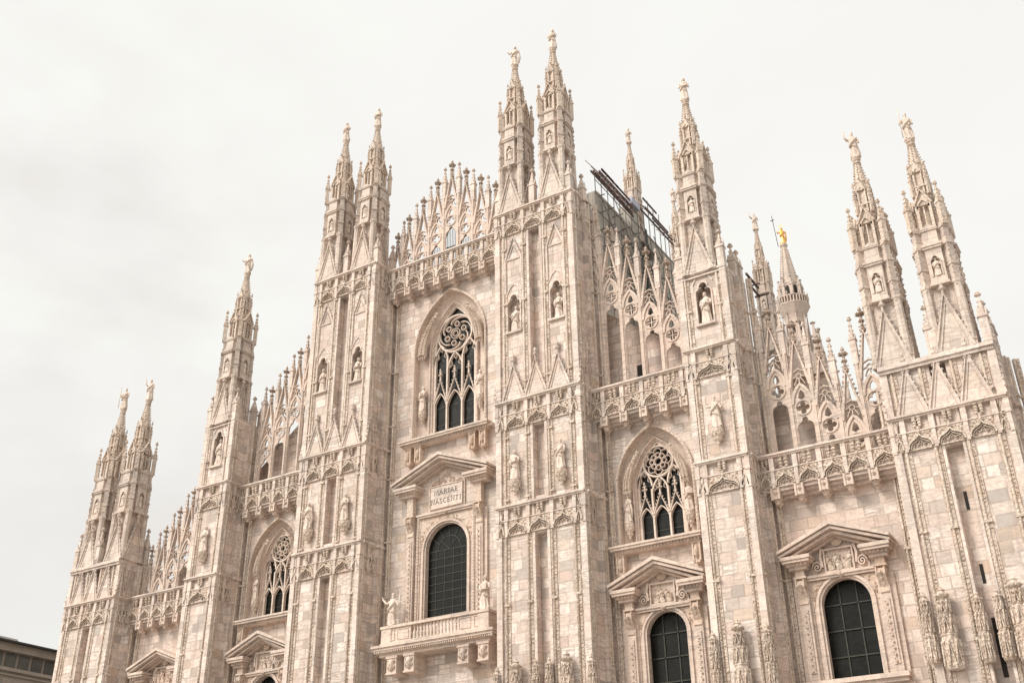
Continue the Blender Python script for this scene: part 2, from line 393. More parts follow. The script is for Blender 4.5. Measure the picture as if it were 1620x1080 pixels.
def band(mb, us, zt, yf, yb, openwork=False, ends=.12, orn=None):
    orn = orn or mb
    x0, x1 = us[0], us[-1]
    mb.box(x0 - ends, x1 + ends, yf - .20, yb if not openwork else yf + .22, zt - .11, zt)
    mb.box(x0 - ends * .5, x1 + ends * .5, yf - .12, yb - .01 if not openwork else yf + .18, zt - .2, zt - .11)
    if openwork:
        mb.box(x0, x1, yf + .13, yf + .30, zt - 1.86, zt - .86)
    else:
        mb.box(x0, x1, yf + .13, yb - .02, zt - 1.86, zt - .2)
    mb.box(x0, x1, yf - .02, yf + .14, zt - .92, zt - .86)
    for u in us[(0 if openwork else 0):]:
        mb.box(u - .13, u + .13, yf - .07, yf + .14, zt - .86, zt - .2)
        mb.box(u - .10, u + .10, yf - .07, yf + .14, zt - 1.9, zt - .86)
        mb.box(u - .15, u + .15, yf - .10, yf + .14, zt - .96, zt - .88)
    for a, b in zip(us, us[1:]):
        c, wd = (a + b) / 2, b - a
        if wd > .55:
            # spandrel field above the arch, so that the arch opens a real hollow
            O = ogee_pts(c, wd / 2 - .13, zt - 1.80, .70)
            orn.prism([(a + .08, zt - .9), (a + .08, zt - 1.8)] + O + [(b - .08, zt - 1.8), (b - .08, zt - .9)], yf + .02, yf + .135)
            for d in (-1, 1):       # leaves in the spandrels
                for fx, fz, fr in ((.80, 1.25, .075), (.62, 1.10, .06), (.9, 1.02, .06), (.42, 1.0, .045), (.92, 1.5, .05)):
                    orn.knob(c + d * fx * (wd / 2 - .12), yf + .01, zt - fz, fr, fr * 1.1)
            capital_pair(orn, c, yf + .0 if not openwork else yf + .05, zt - .2, min(1, wd / 1.3 + .1) * (1.0 if openwork else .82))
            ogee_unit(orn, c, wd, zt, yf + .02)
        else:
            capital_pair(orn, c, yf + .03, zt - .2, .5)
            orn.ribbon(arch(wd / 2 - .05, zt - 1.8, zt - 1.2, 5, c), .06, yf - .07, yf + .06)

def rib_mesh(z0, z1, step=.21):
    """clustered shaft with a row of carved crockets on either side"""
    mb = MB()
    mb.box(-.17, .17, -.05, .05, z0, z1)
    mb.lathe([(.075, z0), (.075, z1)], -.06, -.075, 6, smooth=True)
    n = int((z1 - z0) / step)
    for i in range(n):
        z = z0 + (i + .5) * step + random.uniform(-.03, .03)
        if sin(z * 1.3) > -.75 and random.random() < .85: mb.knob(.085, -.06, z, random.uniform(.035, .075), random.uniform(.05, .1))
        if random.random() < .6: mb.knob(-.15, -.05, z + step * .5, random.uniform(.035, .05), .06)
    zz = z0 + 2
    while zz < z1 - 1:       # small collar rings
        mb.box(-.19, .19, -.16, .05, zz, zz + .12); zz += random.uniform(3.5, 6.5)
    return mb

def gable(mb, c, wd, z0, z1, yf, thick=.12, rib=.10, crockets=True, fin=True, fill=True):
    """steep blind gable with crockets and a finial"""
    if fill: mb.prism([(c - wd / 2, z0), (c + wd / 2, z0), (c, z1)], yf, yf + thick)
    P = [(c - wd / 2, z0), (c, z1), (c + wd / 2, z0)]
    mb.ribbon(P, rib, yf - .09, yf + .03)
    mb.ribbon([(c - wd / 2 + .2, z0), (c, z1 - .55), (c + wd / 2 - .2, z0)], rib * .6, yf - .05, yf + .03)
    if crockets:
        l = math.hypot(wd / 2, z1 - z0); n = max(3, int(l / .33))
        for i in range(1, n):
            t = i / n
            for sd in (-1, 1): mb.knob(c + sd * (wd / 2 * (1 - t) + .06), yf - .05, z0 + (z1 - z0) * t, .075, .10)
    if fin:
        mb.lathe([(.06, z1 - .1), (.06, z1 + .2), (.15, z1 + .28), (.16, z1 + .38), (.07, z1 + .46), (.12, z1 + .56), (.13, z1 + .62), (.03, z1 + .82)], c, yf - .03, 6)

def pinnacle_mb(h, r=.16):
    """square shaft, gablets, crocketed spirelet and finial; foot at 0"""
    mb = MB(); hs = h * .5
    mb.box(-r, r, -r, r, 0, hs); mb.box(-r * 1.25, r * 1.25, -r * 1.25, r * 1.25, hs - .06, hs + .06)
    for a in range(4):
        g = MB(); g.prism([(-r, hs), (r, hs), (0, hs + r * 2.4)], -r * 1.12, -r * .8); mb.add(g, rz=a * pi / 2)
    zt = h - .34
    mb.lathe([(r * 1.05, hs), (r * .28, zt)], 0, 0, 4, pi / 4)
    n = max(3, int((zt - hs) / .26))
    for i in range(1, n):
        t = i / n; rr = r * 1.05 * (1 - t) + r * .3 * t
        for a in range(4): mb.knob(rr * cos(a * pi / 2 + pi / 4), rr * sin(a * pi / 2 + pi / 4), hs + (zt - hs) * t, .055, .075)
    mb.lathe([(r * .3, zt), (r * .85, zt + .07), (r * .9, zt + .12), (r * .35, zt + .17), (r * .6, zt + .22), (.02, h)], 0, 0, 6)
    return mb

def finial_mb(s=1.0):
    """leafy cross-shaped finial, foot at 0, about 1.3 tall"""
    mb = MB()
    mb.lathe([(.15 * s, 0), (.07 * s, .42 * s), (.06 * s, .55 * s), (.14 * s, .6 * s), (.07 * s, .68 * s), (.06 * s, .82 * s), (.10 * s, .98 * s), (.05 * s, 1.08 * s), (.10 * s, 1.18 * s), (.02, 1.36 * s)], 0, 0, 6)
    for k in range(8):
        t = k * pi / 4; mb.knob(.17 * s * cos(t), .17 * s * sin(t), .92 * s + .04 * (k % 2), .10 * s, .09 * s)
    for k in range(6):
        t = k * pi / 3; mb.knob(.11 * s * cos(t), .11 * s * sin(t), .55 * s, .06 * s, .07 * s)
    for z in (.12, .3):
        for k in range(4): t = k * pi / 2; mb.knob(.14 * s * cos(t), .14 * s * sin(t), z * s, .05 * s, .06 * s)
    return mb

def statue_mb(kind=0, seed=0):
    """robed standing figure about 2.05 tall on a small plinth, facing -y"""
    rng = random.Random(seed * 31 + kind); mb = MB(); f1, f2, ph = rng.choice((6, 7, 8)), rng.choice((3, 4)), rng.uniform(0, 6)
    lean = rng.uniform(-.05, .05)
    mb.lathe([(.27, 0), (.29, .05), (.25, .10), (.23, .14)], 0, 0, 8, pi / 8)
    sec = [(.12, .30, .23), (.25, .285, .21), (.45, .265, .20), (.7, .245, .19), (.9, .225, .18), (1.08, .205, .165), (1.2, .21, .165),
           (1.38, .235, .165), (1.5, .225, .15), (1.58, .15, .12), (1.63, .07, .075), (1.68, .062, .07)]
    n = 28; b = len(mb.V)
    for z, rx, ry in sec:
        am = .13 * max(0, 1 - z / 1.35); cx = lean * sin(z * 2.4)
        for k in range(n):
            t = 2 * pi * k / n; fo = 1 + am * 1.5 * (1 - 2 * abs(sin(f1 * t / 2 + ph + z * .9)) ** .7) + am * .7 * sin(f2 * t - ph + z)
            mb.V.append((cx + rx * fo * cos(t), ry * fo * sin(t), z))
    for i in range(len(sec) - 1):
        for k in range(n):
            l = (k + 1) % n; mb.q([b + i * n + k, b + i * n + l, b + (i + 1) * n + l, b + (i + 1) * n + k], False)
    mb.q([b + (len(sec) - 1) * n + k for k in range(n)])
    # diagonal mantle
    mb.tube([(.2 + lean, -.05, 1.5), (.05, -.185, 1.25), (-.16, -.19, 1.0), (-.24, -.08, .8)], [.05, .075, .08, .05], 6)
    mb.tube([(-.2, -.1, 1.02), (0, -.2, .86), (.2, -.14, .7)], [.04, .06, .04], 6)
    # head with hair and nose
    hz = 1.81; hx = rng.uniform(-.03, .03)
    mb.lathe([(.02, hz - .135), (.065, hz - .11), (.09, hz - .03), (.095, hz + .04), (.075, hz + .11), (.02, hz + .14)], hx, -.015, 10, smooth=True)
    mb.knob(hx, -.11, hz - .01, .022, .04)
    if kind in (0, 2, 4): mb.lathe([(.12, hz - .12), (.115, hz + .02), (.10, hz + .11), (.03, hz + .16)], hx, .03, 8, smooth=True)
    else: mb.lathe([(.05, hz - .2), (.07, hz - .12), (.05, hz - .06)], hx, -.06, 7, smooth=True)
    R = [.085, .08, .06, .045]
    def arm(sd, elbow, hand): 
        mb.tube([(sd * .2, -.0, 1.47), (sd * .27, -.02, 1.36), elbow, hand], R, 7)
        mb.lathe([(.02, hand[2] - .07), (.05, hand[2] - .03), (.05, hand[2] + .03), (.02, hand[2] + .07)], hand[0], hand[1], 6, smooth=True)
    if kind == 0:       # hands folded on the breast
        arm(-1, (-.29, -.10, 1.12), (-.05, -.22, 1.22)); arm(1, (.29, -.10, 1.14), (.05, -.22, 1.28))
    elif kind == 1:     # right arm raised
        arm(-1, (-.42, -.08, 1.52), (-.46, -.10, 1.95)); arm(1, (.31, -.06, 1.12), (.22, -.24, 1.0))
    elif kind == 2:     # book on the arm
        arm(-1, (-.30, -.08, 1.1), (-.12, -.25, 1.12)); arm(1, (.30, -.08, 1.1), (.16, -.24, 1.16)); mb.box(-.02, .2, -.3, -.24, 1.1, 1.38)
    elif kind == 3:     # staff
        arm(-1, (-.36, -.08, 1.15), (-.36, -.22, 1.3)); arm(1, (.3, -.08, 1.1), (.1, -.22, 1.02)); mb.tube([(-.36, -.24, .1), (-.36, -.24, 2.1)], .028, 5)
    elif kind == 4:     # open wings / mantle held out
        arm(-1, (-.4, -.05, 1.2), (-.5, -.15, 1.32)); arm(1, (.36, -.05, 1.15), (.3, -.22, 1.3)); mb.tube([(.34, -.1, 1.3), (.37, 0, .8), (.30, 0, .3)], [.05, .09, .06], 6)
    elif kind == 5:     # both arms outspread, one holding a slender cross
        arm(-1, (-.42, -.05, 1.35), (-.62, -.12, 1.62)); arm(1, (.38, -.05, 1.15), (.55, -.2, 1.28)); mb.tube([(.55, -.2, .9), (.55, -.2, 1.75)], .03, 5); mb.tube([(.55, -.2, 1.28), (.85, -.25, 1.32)], [.03, .03], 5)
    return mb

def corbel_mb():
    """leafy bracket under a statue: top at 0"""
    mb = MB(); mb.lathe([(.03, -.95), (.10, -.88), (.09, -.78), (.20, -.66), (.18, -.56), (.30, -.40), (.27, -.30), (.34, -.22), (.36, -.12), (.33, -.1), (.36, 0)], 0, 0, 8, pi / 8)
    for k in range(8):
        t = k * pi / 4; mb.knob(.31 * cos(t), .31 * sin(t), -.34, .08, .11); mb.knob(.2 * cos(t + .4), .2 * sin(t + .4), -.62, .07, .09)
    return mb

def canopy_mb(h=3.6, r=.34):
    """tabernacle canopy: tiers of gablets under a leafy crown, top at 0, foot at -h"""
    mb = MB()
    mb.lathe([(r * .9, -h), (r, -h + .1), (r, -h * .62), (r * 1.1, -h * .6), (r * .85, -h * .58), (r * .72, -h * .36), (r * .85, -h * .34), (r * .6, -h * .32),
              (r * .48, -.85), (r * .62, -.8), (r * .5, -.72), (r * .46, -.6), (r * .82, -.5), (r * .86, -.38), (r * .5, -.33), (r * .42, -.25), (r * .55, -.2), (r * .2, -.1), (.03, 0)], 0, 0, 8, pi / 8)
    for lev, (z, rr, hh) in enumerate(((-h * .96, r * 1.02, .95), (-h * .58, r * .86, .65), (-h * .33, r * .66, .4))):
        for k in range(8):
            t = k * pi / 4
            g = MB(); g.ribbon([(-rr * .38, z), (0, z + hh), (rr * .38, z)], .06, -rr - .07, -rr + .06)
            g.knob(0, -rr - .02, z + hh + .08, .06, .12); g.knob(-rr * .4, -rr * .98, z - .02, .05, .16); g.knob(rr * .2, -rr, z + hh * .5, .04, .06); g.knob(-rr * .2, -rr, z + hh * .5, .04, .06)
            mb.add(g, rz=t)
    for k in range(8): t = k * pi / 4; mb.knob(r * .84 * cos(t), r * .84 * sin(t), -.44, .07, .08)
    return mb

# ------------------------------------------------------------------ the cathedral
duomo = empty('cathedral')
tag(duomo, 'pale pink-white marble Gothic cathedral front with spires, gabled screens and arched windows', 'cathedral')
L1, L2, L3 = 23.70, 30.50, 44.70
YW = 2.2                    # wall plane; the pier fronts stand at y = 0

# ---- piers -------------------------------------------------------
def pier(cx, W, top, levels, ribs, side_ribs, slot, niches=(), niche_z=(35.4, 38.3), blind=(), gabs=()):
    """buttress in local x about cx; shaft with sub-parts"""
    h = W / 2; D = 2.2
    mb = MB()
    if slot:
        s0, s1 = -.38, .40
        mb.box(-h, s0, .55, D + .6, 0, top); mb.box(s1, h, .55, D + .6, 0, top)
        mb.box(s0, s1, .62, D + .59, 0, top)
        halves = ((-h, s0), (s1, h))
        zz = sorted(levels)                     # slot is closed behind the bands
        for z in zz: mb.box(s0, s1, .15, .62, z - 1.95, z + (.02 if z > top - 1 else .3))
    else:
        mb.box(-h, h, .75, D + .6, 0, top); halves = ((-h, h),)
    for a, b in halves:
        ns = [n for n in niches if a < n < b]
        if not ns: mb.box(a, b, .12, .56 if slot else .76, 0, top)
        else:
            n = ns[0]; y1 = .56 if slot else .76
            mb.box(a, b, .12, y1, 0, niche_z[0])
            P = trefoil(1.02, niche_z[0], niche_z[1] - .85, n)
            hole_wall(mb, a, b, niche_z[0], niche_z[1] + .3, P, .12, y1)
            mb.box(a, b, .12, y1, niche_z[1] + .3, top)
    # stepped half pilasters against the wall on both flanks
    for sd in (-1, 1):
        x0, x1 = sorted((sd * h, sd * (h + .28)))
        mb.box(x0, x1, 1.40, D + .3, 0, top - .3)
    sh = mb.obj('pier', M_PIER, duomo, (cx, 0, 0))
    # corner strips
    for sd in (-1, 1):
        cs = MB(); x0, x1 = sorted((sd * (h + .03), sd * (h - .34)))
        cs.box(x0, x1, -.02, .12, 0, top - .25)
        x0, x1 = sorted((sd * (h + .03), sd * h)); cs.box(x0, x1, .12, .30, 0, top - .25)
        cs.obj('corner_pilaster', M_PALE, sh)
    for u in ribs:
        if slot and abs(u) < 1.3:
            x0, x1 = sorted((u * .99 - math.copysign(.2, u), math.copysign(.41, u))); MB().box(x0, x1, .06, .119, 0, top - 1.9).obj('pilaster_strip', M_PALE, sh)
    rz = top - .3
    rm = rib_mesh(6, rz).mesh('rib', M_RIB)
    for u in ribs: link('rib', rm, sh, (u, .12, 0))
    for sd in (-1, 1):
        for y in side_ribs: link('rib', rm, sh, (sd * h, y, 0), sd * pi / 2)
        link('rib', rm, sh, (sd * (h + .28), 1.8, 0), sd * pi / 2)
        link('rib', rm, sh, (sd * (h + .62), 2.16, 0), 0)
    for z in levels:
        bm = MB(); om = MB(); us = [-h + .06] + list(ribs) + [h - .06]
        band(bm, us, z, 0, .5, orn=om)
        for sd in (-1, 1):
            q = MB(); q2 = MB(); band(q, [.16, .78, 1.38], z, -.02, .2, ends=.0, orn=q2)
            mt = Matrix.Translation((h, 0, 0)) @ Matrix.Rotation(pi / 2, 4, 'Z') if sd > 0 else Matrix.Translation((-h, 1.54, 0)) @ Matrix.Rotation(-pi / 2, 4, 'Z')
            bm.add(q, mt); om.add(q2, mt)
            x0, x1 = sorted((sd * (h + .05), sd * (h + .42))); bm.box(x0, x1, 1.34, D, z - .2, z - .02)
            x0, x1 = sorted((sd * (h + .05), sd * (h + .36))); bm.box(x0, x1, 1.36, D, z - 1.9, z - 1.78)
        bm.obj('cornice', M_PALE, sh); om.obj('ogee_frieze', M_FRIEZE, sh)
    for (zb, za, cs_, wd) in gabs:
        gm = MB(); gable(gm, 0, wd, zb, za, 0); gme = gm.mesh('gable', M_PALE); gm = MB(); gable(gm, 0, .75, zb, za, 0); gms = gm.mesh('gable', M_PALE)
        for c in cs_: link('gable', gme, sh, (c, -.02, 0))
        for sd in (-1, 1):
            for yy in (.3, 1.1): link('gable', gms, sh, (sd * (h + .02), yy, 0), sd * pi / 2)
    if blind:
        bl = list(blind)
        for c in bl:
            bm = MB()
            bm.ribbon([(c - .62, top - 3.75), (c, top - 2.1), (c + .62, top - 3.75)], .12, .02, .13)
            bm.ribbon([(c - .4, top - 3.75), (c, top - 2.75), (c + .4, top - 3.75)], .06, .06, .13)
            bm.box(c - .5, c + .5, .06, .13, top - 3.85, top - 3.72)
            for sd in (-1, 1):
                bm.box(c + sd * .62 - .06, c + sd * .62 + .06, .02, .13, top - 6.4, top - 3.75)
                for i in range(6): t = i / 6; bm.knob(c + sd * (.66 * (1 - t) + .05), .03, top - 3.7 + 1.55 * t, .065, .09)
            bm.obj('blind_gable', M_PALE, sh)
    if niches:
        for c in niches:
            nm = MB(); P = trefoil(1.02, niche_z[0], niche_z[1] - .85, c)
            nm.ribbon(P, .09, .05, .14)
            nm.ribbon([(c - .62, niche_z[1] - .2), (c - .3, niche_z[1] + .38), (c, niche_z[1] + .62), (c + .3, niche_z[1] + .38), (c + .62, niche_z[1] - .2)], .07, .06, .13)
            nm.box(c - .6, c + .6, -.06, .5, niche_z[0] - .14, niche_z[0] - .001)
            nm.obj('niche_frame', M_PALE, sh)
    return sh

INN, SNG, OUT = 8.16, 19.47, 31.12
piers = {}
for sd in (-1, 1):
    piers['i', sd] = pier(INN if sd > 0 else -8.05, 5.94 if sd > 0 else 5.72, L3, (L1, L2, L3), (-2.3, -.8, .8, 2.3), (.34,), True, (-1.62, 1.58), (35.4, 38.3), (-1.62, 1.58),
                          [(L2 + .02, 32.9, (-1.66, -.04, 1.56), 1.6)])
    piers['s', sd] = pier(sd * SNG, 2.96, 35.6, (L1, L2), (-.98, .98), (.34,), False, (0.0,), (32.0, 34.9))
    piers['o', sd] = pier(sd * OUT, 5.53, 26.55, (L1,), (-2.15, -.75, .75, 2.15), (.34,), True, (), (), (), [(L1 + .02, 26.3, (-1.5, 0, 1.5), 1.45)])
for sd in (-1, 1):
    m = MB(); m.box(-2.80, 2.80, -.20, 2.7, 26.28, 26.5); m.box(-2.77, 2.77, -.10, 2.6, 26.1, 26.28); m.obj('cornice', M_PALE, piers['o', sd])
for p in (piers['o', 1],):      # arrow slits in the outer pier's recess
    for z in (15.6, 19.1): MB().box(-.13, .02, .60, .63, z - .45, z + .45).obj('arrow_slit', M_HOLE, p)
    MB().box(-.12, .1, .60, .63, 11.0, 13.6).obj('arrow_slit', M_HOLE, p)
for sd in (-1, 1):              # upper moulding of the single piers
    m = MB(); m.box(-1.52, 1.52, -.06, 2.3, 35.3, 35.45); m.box(-1.5, 1.5, -.03, 2.27, 35.1, 35.2)
    m.obj('cornice', M_PALE, piers['s', sd])

# ---- walls -------------------------------------------------------
def bay_wall(x0, x1, top, low, up, cx):
    """low=(hw, sill, spring, kind) ; up=(hw, sill, spring, apex)"""
    mb = MB(); y0, y1 = YW, 3.5
    lt = low[2] + low[0] + .4
    mb.box(x0, x1, y0, y1, 0, low[1])
    hole_wall(mb, x0, x1, low[1], lt, rarch(low[0], low[2], 18, cx, low[1]), y0, y1)
    if up:
        mb.box(x0, x1, y0, y1, lt, up[1])
        hole_wall(mb, x0, x1, up[1], up[3] + .3, arch(up[0], up[2], up[3], 12, -14.66 if x1 < -6 else (x0 + x1) / 2, up[1]), y0, y1)
        mb.box(x0, x1, y0, y1, up[3] + .3, top)
    else: mb.box(x0, x1, y0, y1, lt, top)
    return mb.obj('wall', M_WALL, duomo)

CW = dict(hw=2.95, sill=30.9, spr=37.4, apex=41.7)
BW = dict(hw=2.37, sill=20.6, spr=24.2, apex=27.55)
B2, B1 = 14.56, 24.66
bay_wall(-5.2, 5.2, 43.6, (1.66, 18.6, 22.85), (CW['hw'], CW['sill'], CW['spr'], CW['apex']), 0)
for sd in (-1, 1):
    a, b = sorted((sd * 11.12, sd * 18.0)); bay_wall(a, b, 29.7, (1.25, 9.0, 15.5), (BW['hw'], BW['sill'], BW['spr'], BW['apex']), sd * B2)
    a, b = sorted((sd * 20.94, sd * 28.38)); bay_wall(a, b, 23.2, (1.30, 12.0, 15.62), None, sd * 24.32)

# ---- big pointed windows ----------------------------------------
def circle(cx, cz, r, n=24, a0=0.0): return [(cx + r * cos(a0 + 2 * pi * k / n), cz + r * sin(a0 + 2 * pi * k / n)) for k in range(n)]

def crock_gablet(mb, c, hw, z0, z1, y0, y1):
    mb.ribbon([(c - hw, z0), (c, z1), (c + hw, z0)], .07, y0, y1)
    n = 6
    for i in range(n + 1):
        t = i / n
        for s in (-1, 1): mb.knob(c + s * (hw * (1 - t) + .07), y0, z0 + (z1 - z0) * t + .03, .05, .06)
    mb.box(c - .035, c + .035, y0, y1, z1, z1 + .75)
    for s in (-1, 1): mb.knob(c + s * .11, y0, z1 + .42, .08, .08); mb.knob(c + s * .08, y0, z1 + .62, .055, .055)
    mb.knob(c, y0 - .02, z1 + .42, .08, .11); mb.knob(c, y0, z1 + .78, .08, .14)

def great_window(cx, W, inner, rose, k, kind):
    """W outer arch on the wall; inner=(hw, spr, apex, sill); rose=(z, r); k scales the lancets"""
    win = MB()
    hw, spr, apex, sill = inner
    # stepped, splayed reveal
    prof = [(0.0, YW - .10), (.06, YW - .10), (.14, YW - .02), (.15, YW + .05), (.17, YW + .36), (.45, YW + .50), (.76, YW + .60), (.77, YW + .40), (.80, YW + .36), (.87, YW + .38), (.88, YW + .50), (.97, YW + .50), (1.0, YW + .62), (1.0, YW + .95)]
    rings = []
    for t, y in prof:
        a = arch(W['hw'] + .12 + (hw - W['hw'] - .12) * t, W['spr'] + (spr - W['spr']) * t, W['apex'] + .16 + (apex - W['apex'] - .16) * t, 12, 0, sill - .15)
        rings.append([(x, y, z) for x, z in a])
    win.loft(rings)
    o = win.obj('window', M_PINK, duomo, (cx, 0, 0))
    hm = MB(); hm.ribbon(arch(W['hw'] + .02, W['spr'], W['apex'] + .03, 14, 0, sill), .10, YW - .13, YW - .05)      # billet moulding round the outer arch
    A = arch(W['hw'] + .02, W['spr'], W['apex'] + .03, 14, 0, sill)
    for (xa, za), (xb, zb) in zip(A, A[1:]):
        l = math.hypot(xb - xa, zb - za); n = max(1, int(l / .22))
        for i in range(n): t = (i + .5) / n; hm.knob(xa + (xb - xa) * t, YW - .11, za + (zb - za) * t, .07, .07)
    hm.obj('hood_moulding', M_CARVE, o)
    g = MB(); g.prism(arch(hw + .02, spr, apex, 12, 0, sill - .1), YW + .86, YW + .9)
    gl = g.obj('glass', M_GLASS, o)
    bars = MB(); z = sill + .75
    while z < apex - 1: bars.box(-hw, hw, YW + .83, YW + .86, z, z + .045); z += 1.15 * k
    bars.obj('saddle_bars', M_LEAD, o)
    t = MB(); y0, y1 = YW + .62, YW + .82
    m = hw * .36; zl = rose[0] - rose[1] * .45; zm = rose[0] - rose[1] * 1.02
    t.ribbon(arch(hw - .06, spr, apex - .08, 12, 0, sill), .14, y0, y1)
    for s in (-1, 1): t.box(s * m - .055, s * m + .055, y0 - .04, y1, sill, zl - 1.2)
    lw = (hw - m) / 2 - .03
    for c, zt in ((-(hw + m) / 2, zl), (0, zm), ((hw + m) / 2, zl)):
        ww = m if c == 0 else (hw - m) / 2
        t.ribbon(arch(ww, zt - 1.25 * k, zt, 7, c), .085, y0, y1)
        for s in (-1, 1):       # fine cusping in the heads
            t.ribbon([(c + s * ww * .95, zt - 1.0 * k), (c + s * ww * .42, zt - .80 * k), (c + s * ww * .55, zt - .5 * k)], .026, y0 + .05, y1)
            t.ribbon([(c, zt - .1), (c + s * .12 * k, zt - .28 * k), (c, zt - .46 * k)], .026, y0 + .05, y1)
        zs = sill + 1.55 * k
        t.ribbon(arch(ww, zs, zs + 1.15 * k, 7, c), .07, y0 - .02, y1)
        crock_gablet(t, c, ww * .98, zs + .55 * k, zs + (2.0 if c else 2.0) * k, y0 - .06, y0 + .06)
    R = rose[1]; zc = rose[0]
    t.ribbon(circle(0, zc, R, 32), .10, y0 - .03, y1, True)
    if kind == 'swirl':
        t.ribbon(circle(0, zc, R * .15, 12), .035, y0, y1, True); t.ribbon(circle(0, zc, R * .27, 16), .035, y0, y1, True)
        for j in range(6):
            a = j * pi / 3 + .35
            t.ribbon(circle(R * .52 * cos(a), zc + R * .52 * sin(a), R * .135, 12), .045, y0, y1, True)
            P = []
            for i in range(15):     # curling blades that run out into the rim
                u = i / 14; rr = R * (.62 + .36 * u ** .7); aa = a + .62 - 1.25 * u ** 1.2
                P.append((rr * cos(aa), zc + rr * sin(aa)))
            t.ribbon(P, .06, y0, y1)
    else:
        for j in range(8):
            a = j * pi / 4
            t.ribbon(circle(R * .42 * cos(a), zc + R * .42 * sin(a), R * .15, 12), .034, y0, y1, True)
            a += pi / 8
            t.ribbon([(R * .50 * cos(a), zc + R * .50 * sin(a)), (R * .70 * cos(a), zc + R * .70 * sin(a))], .034, y0, y1)
            P = [(R * (.70 + .18 * sin(pi * i / 8)) * cos(a + pi / 4 * i / 8), zc + R * (.70 + .18 * sin(pi * i / 8)) * sin(a + pi / 4 * i / 8)) for i in range(9)]
            t.ribbon(P, .034, y0, y1)
        t.ribbon(circle(0, zc, R * .24, 12), .034, y0, y1, True)
    t.obj('tracery', M_STATUE, o)
    # two canopies curving with the splay
    for s in (-1, 1):
        cp = MB(); P = []; rs = []
        for i in range(6):
            u = i / 5; x = W['hw'] - .55 - u * u * .95 * k; P.append((s * x, YW + .12, W['spr'] - .25 * k + 2.55 * k * u)); rs.append((.27, .25, .23, .17, .10, .11)[i] * k)
        cp.tube(P, rs, 7, False)
        for i in range(5):
            p, q = P[i], P[i + 1]
            for tt in (0, .33, .66):
                for e in (-1, 0, 1): cp.knob(p[0] + (q[0] - p[0]) * tt + e * rs[i] * .8, YW + .02 - rs[i] * (.75 if e == 0 else .4), p[2] + (q[2] - p[2]) * tt, .07 * k, .12)
        cp.knob(P[-1][0], YW + .1, P[-1][2] + .1, .18 * k, .2)
        for e in (-1, -.3, .3, 1): cp.knob(P[0][0] + e * .22 * k, YW + .0, P[0][2] - .14, .08, .2)
        cp.obj('statue_canopy', M_CARVE, o)
    return o

great_window(0, CW, (1.74, 37.3, 40.75, 31.0), (38.50, 1.42), 1.15, 'swirl')
for sd in (-1, 1): great_window(sd * (B2 if sd > 0 else 14.66), BW, (1.40, 24.2, 26.85, 20.7), (25.58, .94), .80, 'rosette')

# sill ledges with head brackets
def sill_ledge(cx, hw, zt, brackets):
    m = MB()
    m.box(-hw, hw, YW - .85, YW + .6, zt - .12, zt); m.box(-hw + .06, hw - .06, YW - .78, YW + .5, zt - .26, zt - .12)
    m.box(-hw + .22, hw - .22, YW - .55, YW + .3, zt - .42, zt - .26)
    for i in range(int(hw * 2 / .2)): m.box(-hw + .3 + i * .2, -hw + .4 + i * .2, YW - .62, YW - .5, zt - .38, zt - .27)
    o = m.obj('sill_ledge', M_PINK, duomo, (cx, 0, 0))
    for u in brackets:
        b = MB(); b.box(-.24, .24, YW - .42, YW + .05, -1.15, 0); b.box(-.30, .30, YW - .48, YW + .05, -.12, 0)
        for s in (-1, 1): b.box(s * .2 - .05, s * .2 + .05, YW - .48, YW - .41, -1.1, -.14)
        b.lathe([(.03, -.98), (.10, -.86), (.13, -.62), (.12, -.45), (.07, -.32), (.02, -.27)], 0, YW - .47, 8, smooth=True)
        b.knob(0, YW - .6, -.6, .035, .07); b.lathe([(.17, -.8), (.16, -.42), (.09, -.26)], 0, YW - .40, 8)
        b.knob(0, YW - .4, -1.2, .14, .16); b.knob(-.16, YW - .4, -1.15, .09, .12); b.knob(.16, YW - .4, -1.15, .09, .12)
        b.obj('head_bracket', M_RELIEF, o, (u, 0, zt - .42))
sill_ledge(0, 3.6, 30.5, (-2.98, -2.18, 2.18, 2.98))
for sd in (-1, 1): sill_ledge(sd * B2, 2.8, 20.5, (-2.3, 2.3))

# ---- portal windows with broken pediments -----------------------
GLY = {'M': [[(0, 0), (.08, 1), (.5, .1), (.92, 1), (1, 0)]], 'A': [[(0, 0), (.5, 1), (1, 0)], [(.2, .36), (.8, .36)]],
       'R': [[(.12, 0), (.12, 1), (.6, 1), (.82, .88), (.82, .64), (.6, .52), (.12, .52)], [(.5, .52), (.98, 0)]],
       'I': [[(.5, 0), (.5, 1)]], 'E': [[(.85, 0), (.12, 0), (.12, 1), (.82, 1)], [(.12, .52), (.66, .52)]],
       'N': [[(.08, 0), (.08, 1), (.92, 0), (.92, 1)]], 'T': [[(.5, 0), (.5, 1)], [(.02, 1), (.98, 1)]],
       'S': [[(.12, .2), (.3, .02), (.6, 0), (.84, .14), (.82, .36), (.5, .52), (.2, .66), (.16, .86), (.4, 1), (.66, .98), (.84, .82)]],
       'C': [[(.92, .18), (.72, .03), (.42, .0), (.14, .2), (.04, .5), (.14, .8), (.42, 1), (.72, .97), (.9, .82)]]}
SERIF = {'M': [(0, 0), (1, 0)], 'A': [(0, 0), (1, 0)], 'R': [(.12, 0), (.98, 0), (.12, 1)], 'I': [(.5, 0), (.5, 1)], 'E': [(.12, 0), (.12, 1)], 'N': [(.08, 0), (.08, 1), (.92, 1)], 'T': [(.5, 0)], 'S': [], 'C': []}
WID = {'M': .92, 'A': .8, 'R': .74, 'I': .34, 'E': .66, 'N': .8, 'T': .74, 'S': .6, 'C': .78}
